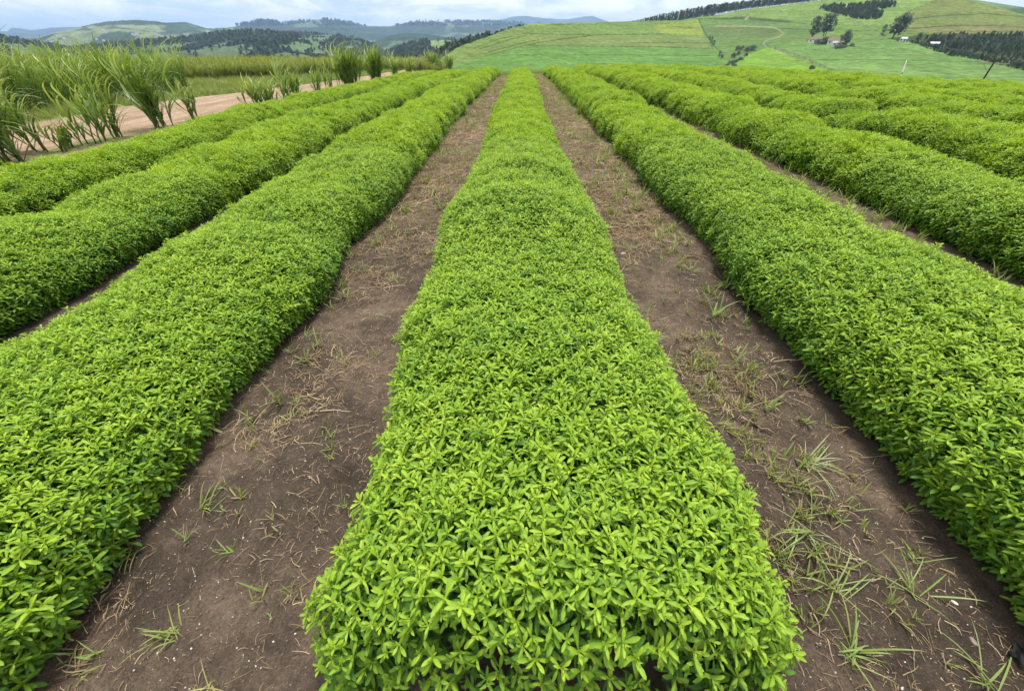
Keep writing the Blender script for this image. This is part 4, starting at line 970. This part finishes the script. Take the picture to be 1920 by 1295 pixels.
house(1690, 81, 5, 4, 2.4, 1.0, -.6, 'blue_roof', 'small white shed at the end of the hedge below the lone gum tree', 2)
house(1748, 90, 6, 3.5, 2.2, 1.0, -.7, 'blue_roof', 'long white shed with pale roof beside the orchard')

rr = random.Random(77)
for i in range(16):
    px, py = rr.uniform(90, 300), rr.uniform(58, 82); b = None
    d2 = (D4['px']-px)**2+(D4['py']-py)**2+1e6*(D4['t'] > 1); q = np.unravel_index(np.argmin(d2), d2.shape)
    mb = MB(); Lx = rr.uniform(8, 15); Ly = 7; rz = rr.uniform(-.5, .5); mb.box((0, 0, 1), (Lx, Ly, 6))
    root = empty('homestead', (D4['x'][q], D4['y'][q], D4['z'][q])); root.rotation_euler = (0, 0, rz); tag(root, 'tiny pale homestead dotted on the distant pasture hill', 'house', 'homesteads on the distant hill')
    mb.build('wall', M['white_wall'], root); rf = MB(); rf.add([(-Lx/2-.4, -Ly/2-.4, 3.9), (Lx/2+.4, -Ly/2-.4, 3.9), (Lx/2+.4, Ly/2+.4, 3.9), (-Lx/2-.4, Ly/2+.4, 3.9), (-Lx/2-.4, 0, 6), (Lx/2+.4, 0, 6)], [(0, 1, 5, 4), (2, 3, 4, 5), (0, 4, 3), (1, 2, 5), (0, 3, 2, 1)]); rf.build('roof', M['roof_grey'], root)
# poles beyond the edge of the field
M['pole_wood'] = plain('pole_wood', (.022, .019, .016), .8, .2, .2, 6)
M['arm_wood'] = plain('weathered_wood', (.30, .27, .22), .85, .2, .2, 6)
M['white_paint'] = plain('white_paint', (.78, .78, .76), .5, .4, .06, 6)
def pole_at(px, py, dist):
    x, y, u = [float(v) for v in ray(px, py)]; k = dist/math.hypot(x, y); return Vector((x*k, y*k, CAM_Z+u*k))
pt = pole_at(1866, 114, 75); gb = float(gz(pt.x, pt.y)); Hp = pt.z-gb
root = empty('power_pole', (pt.x, pt.y, gb)); tag(root, 'dark wooden power pole with pale crossarm beyond the crop field', 'power pole')
mb = MB(); mb.tube([(0, 0, -.5), (0, 0, Hp*.5), (0, 0, Hp+.1)], [.10, .09, .075], 10); mb.build('post', M['pole_wood'], root, True)
rz = math.atan2(pt.x, pt.y)*-1+.1
mb = MB(); mb.box((0, 0, Hp-.25), (2.6, .09, .10), rz); mb.build('crossarm', M['arm_wood'], root)
for s in (-1, 1):
    mb = MB(); c, s_ = math.cos(rz), math.sin(rz); mb.tube([(s*.75*c, s*.75*s_, Hp-.3), (s*.1*c, s*.1*s_, Hp-1.0)], .03, 5); mb.build('brace', M['arm_wood'], root)
for q in (-1.15, -.6, .6, 1.15):
    mb = MB(); mb.tube([(q*math.cos(rz), q*math.sin(rz), Hp-.18), (q*math.cos(rz), q*math.sin(rz), Hp-.05), (q*math.cos(rz), q*math.sin(rz), Hp+.02)], [.03, .06, .03], 6); mb.build('insulator', M['arm_wood'], root, True)
pt = pole_at(1698, 119, 52); pb = pole_at(1688, 147, 52); gb = float(gz(pb.x, pb.y)); k = (pb.z-gb)
dirv = (pt-pb)/(pt.z-pb.z); base = pb-dirv*k
root = empty('marker_pole', base); tag(root, 'slim white pole with a cloth tied round its middle behind the crop', 'pole')
Hm = pt.z-base.z; mb = MB(); mb.tube([dirv*(-.3), dirv*(Hm*.6), dirv*Hm], [.03, .027, .02], 8); mb.build('post', M['white_paint'], root, True)
hc = Hm-.55*(pt.z-pb.z)
mb = MB(); mb.tube([dirv*(hc-.12), dirv*hc, dirv*(hc+.25), dirv*(hc+.6), dirv*(hc+.75)], [.03, .065, .055, .035, .025], 8); mb.build('cloth', M['white_paint'], root, True)
mb = MB(); mb.tube([dirv*(hc-.16), dirv*(hc-.08)], [.045, .045], 8); mb.build('tie', M['pole_wood'], root, True)

# ================================================================== THE AIR
hz = MB(); hz.box((0, 0, 133), (29000, 29000, 394))
m, t, o = new_mat('haze_air'); pv = N(t, 'ShaderNodeVolumePrincipled'); pv.inputs['Color'].default_value = (.44, .66, 1.0, 1); pv.inputs['Density'].default_value = 1.0e-4; pv.inputs['Anisotropy'].default_value = .2
L(t, pv.outputs[0], o.inputs['Volume'])
tag(hz.build('haze', m), 'pale blue haze over the distant hills', 'haze', kind='stuff')
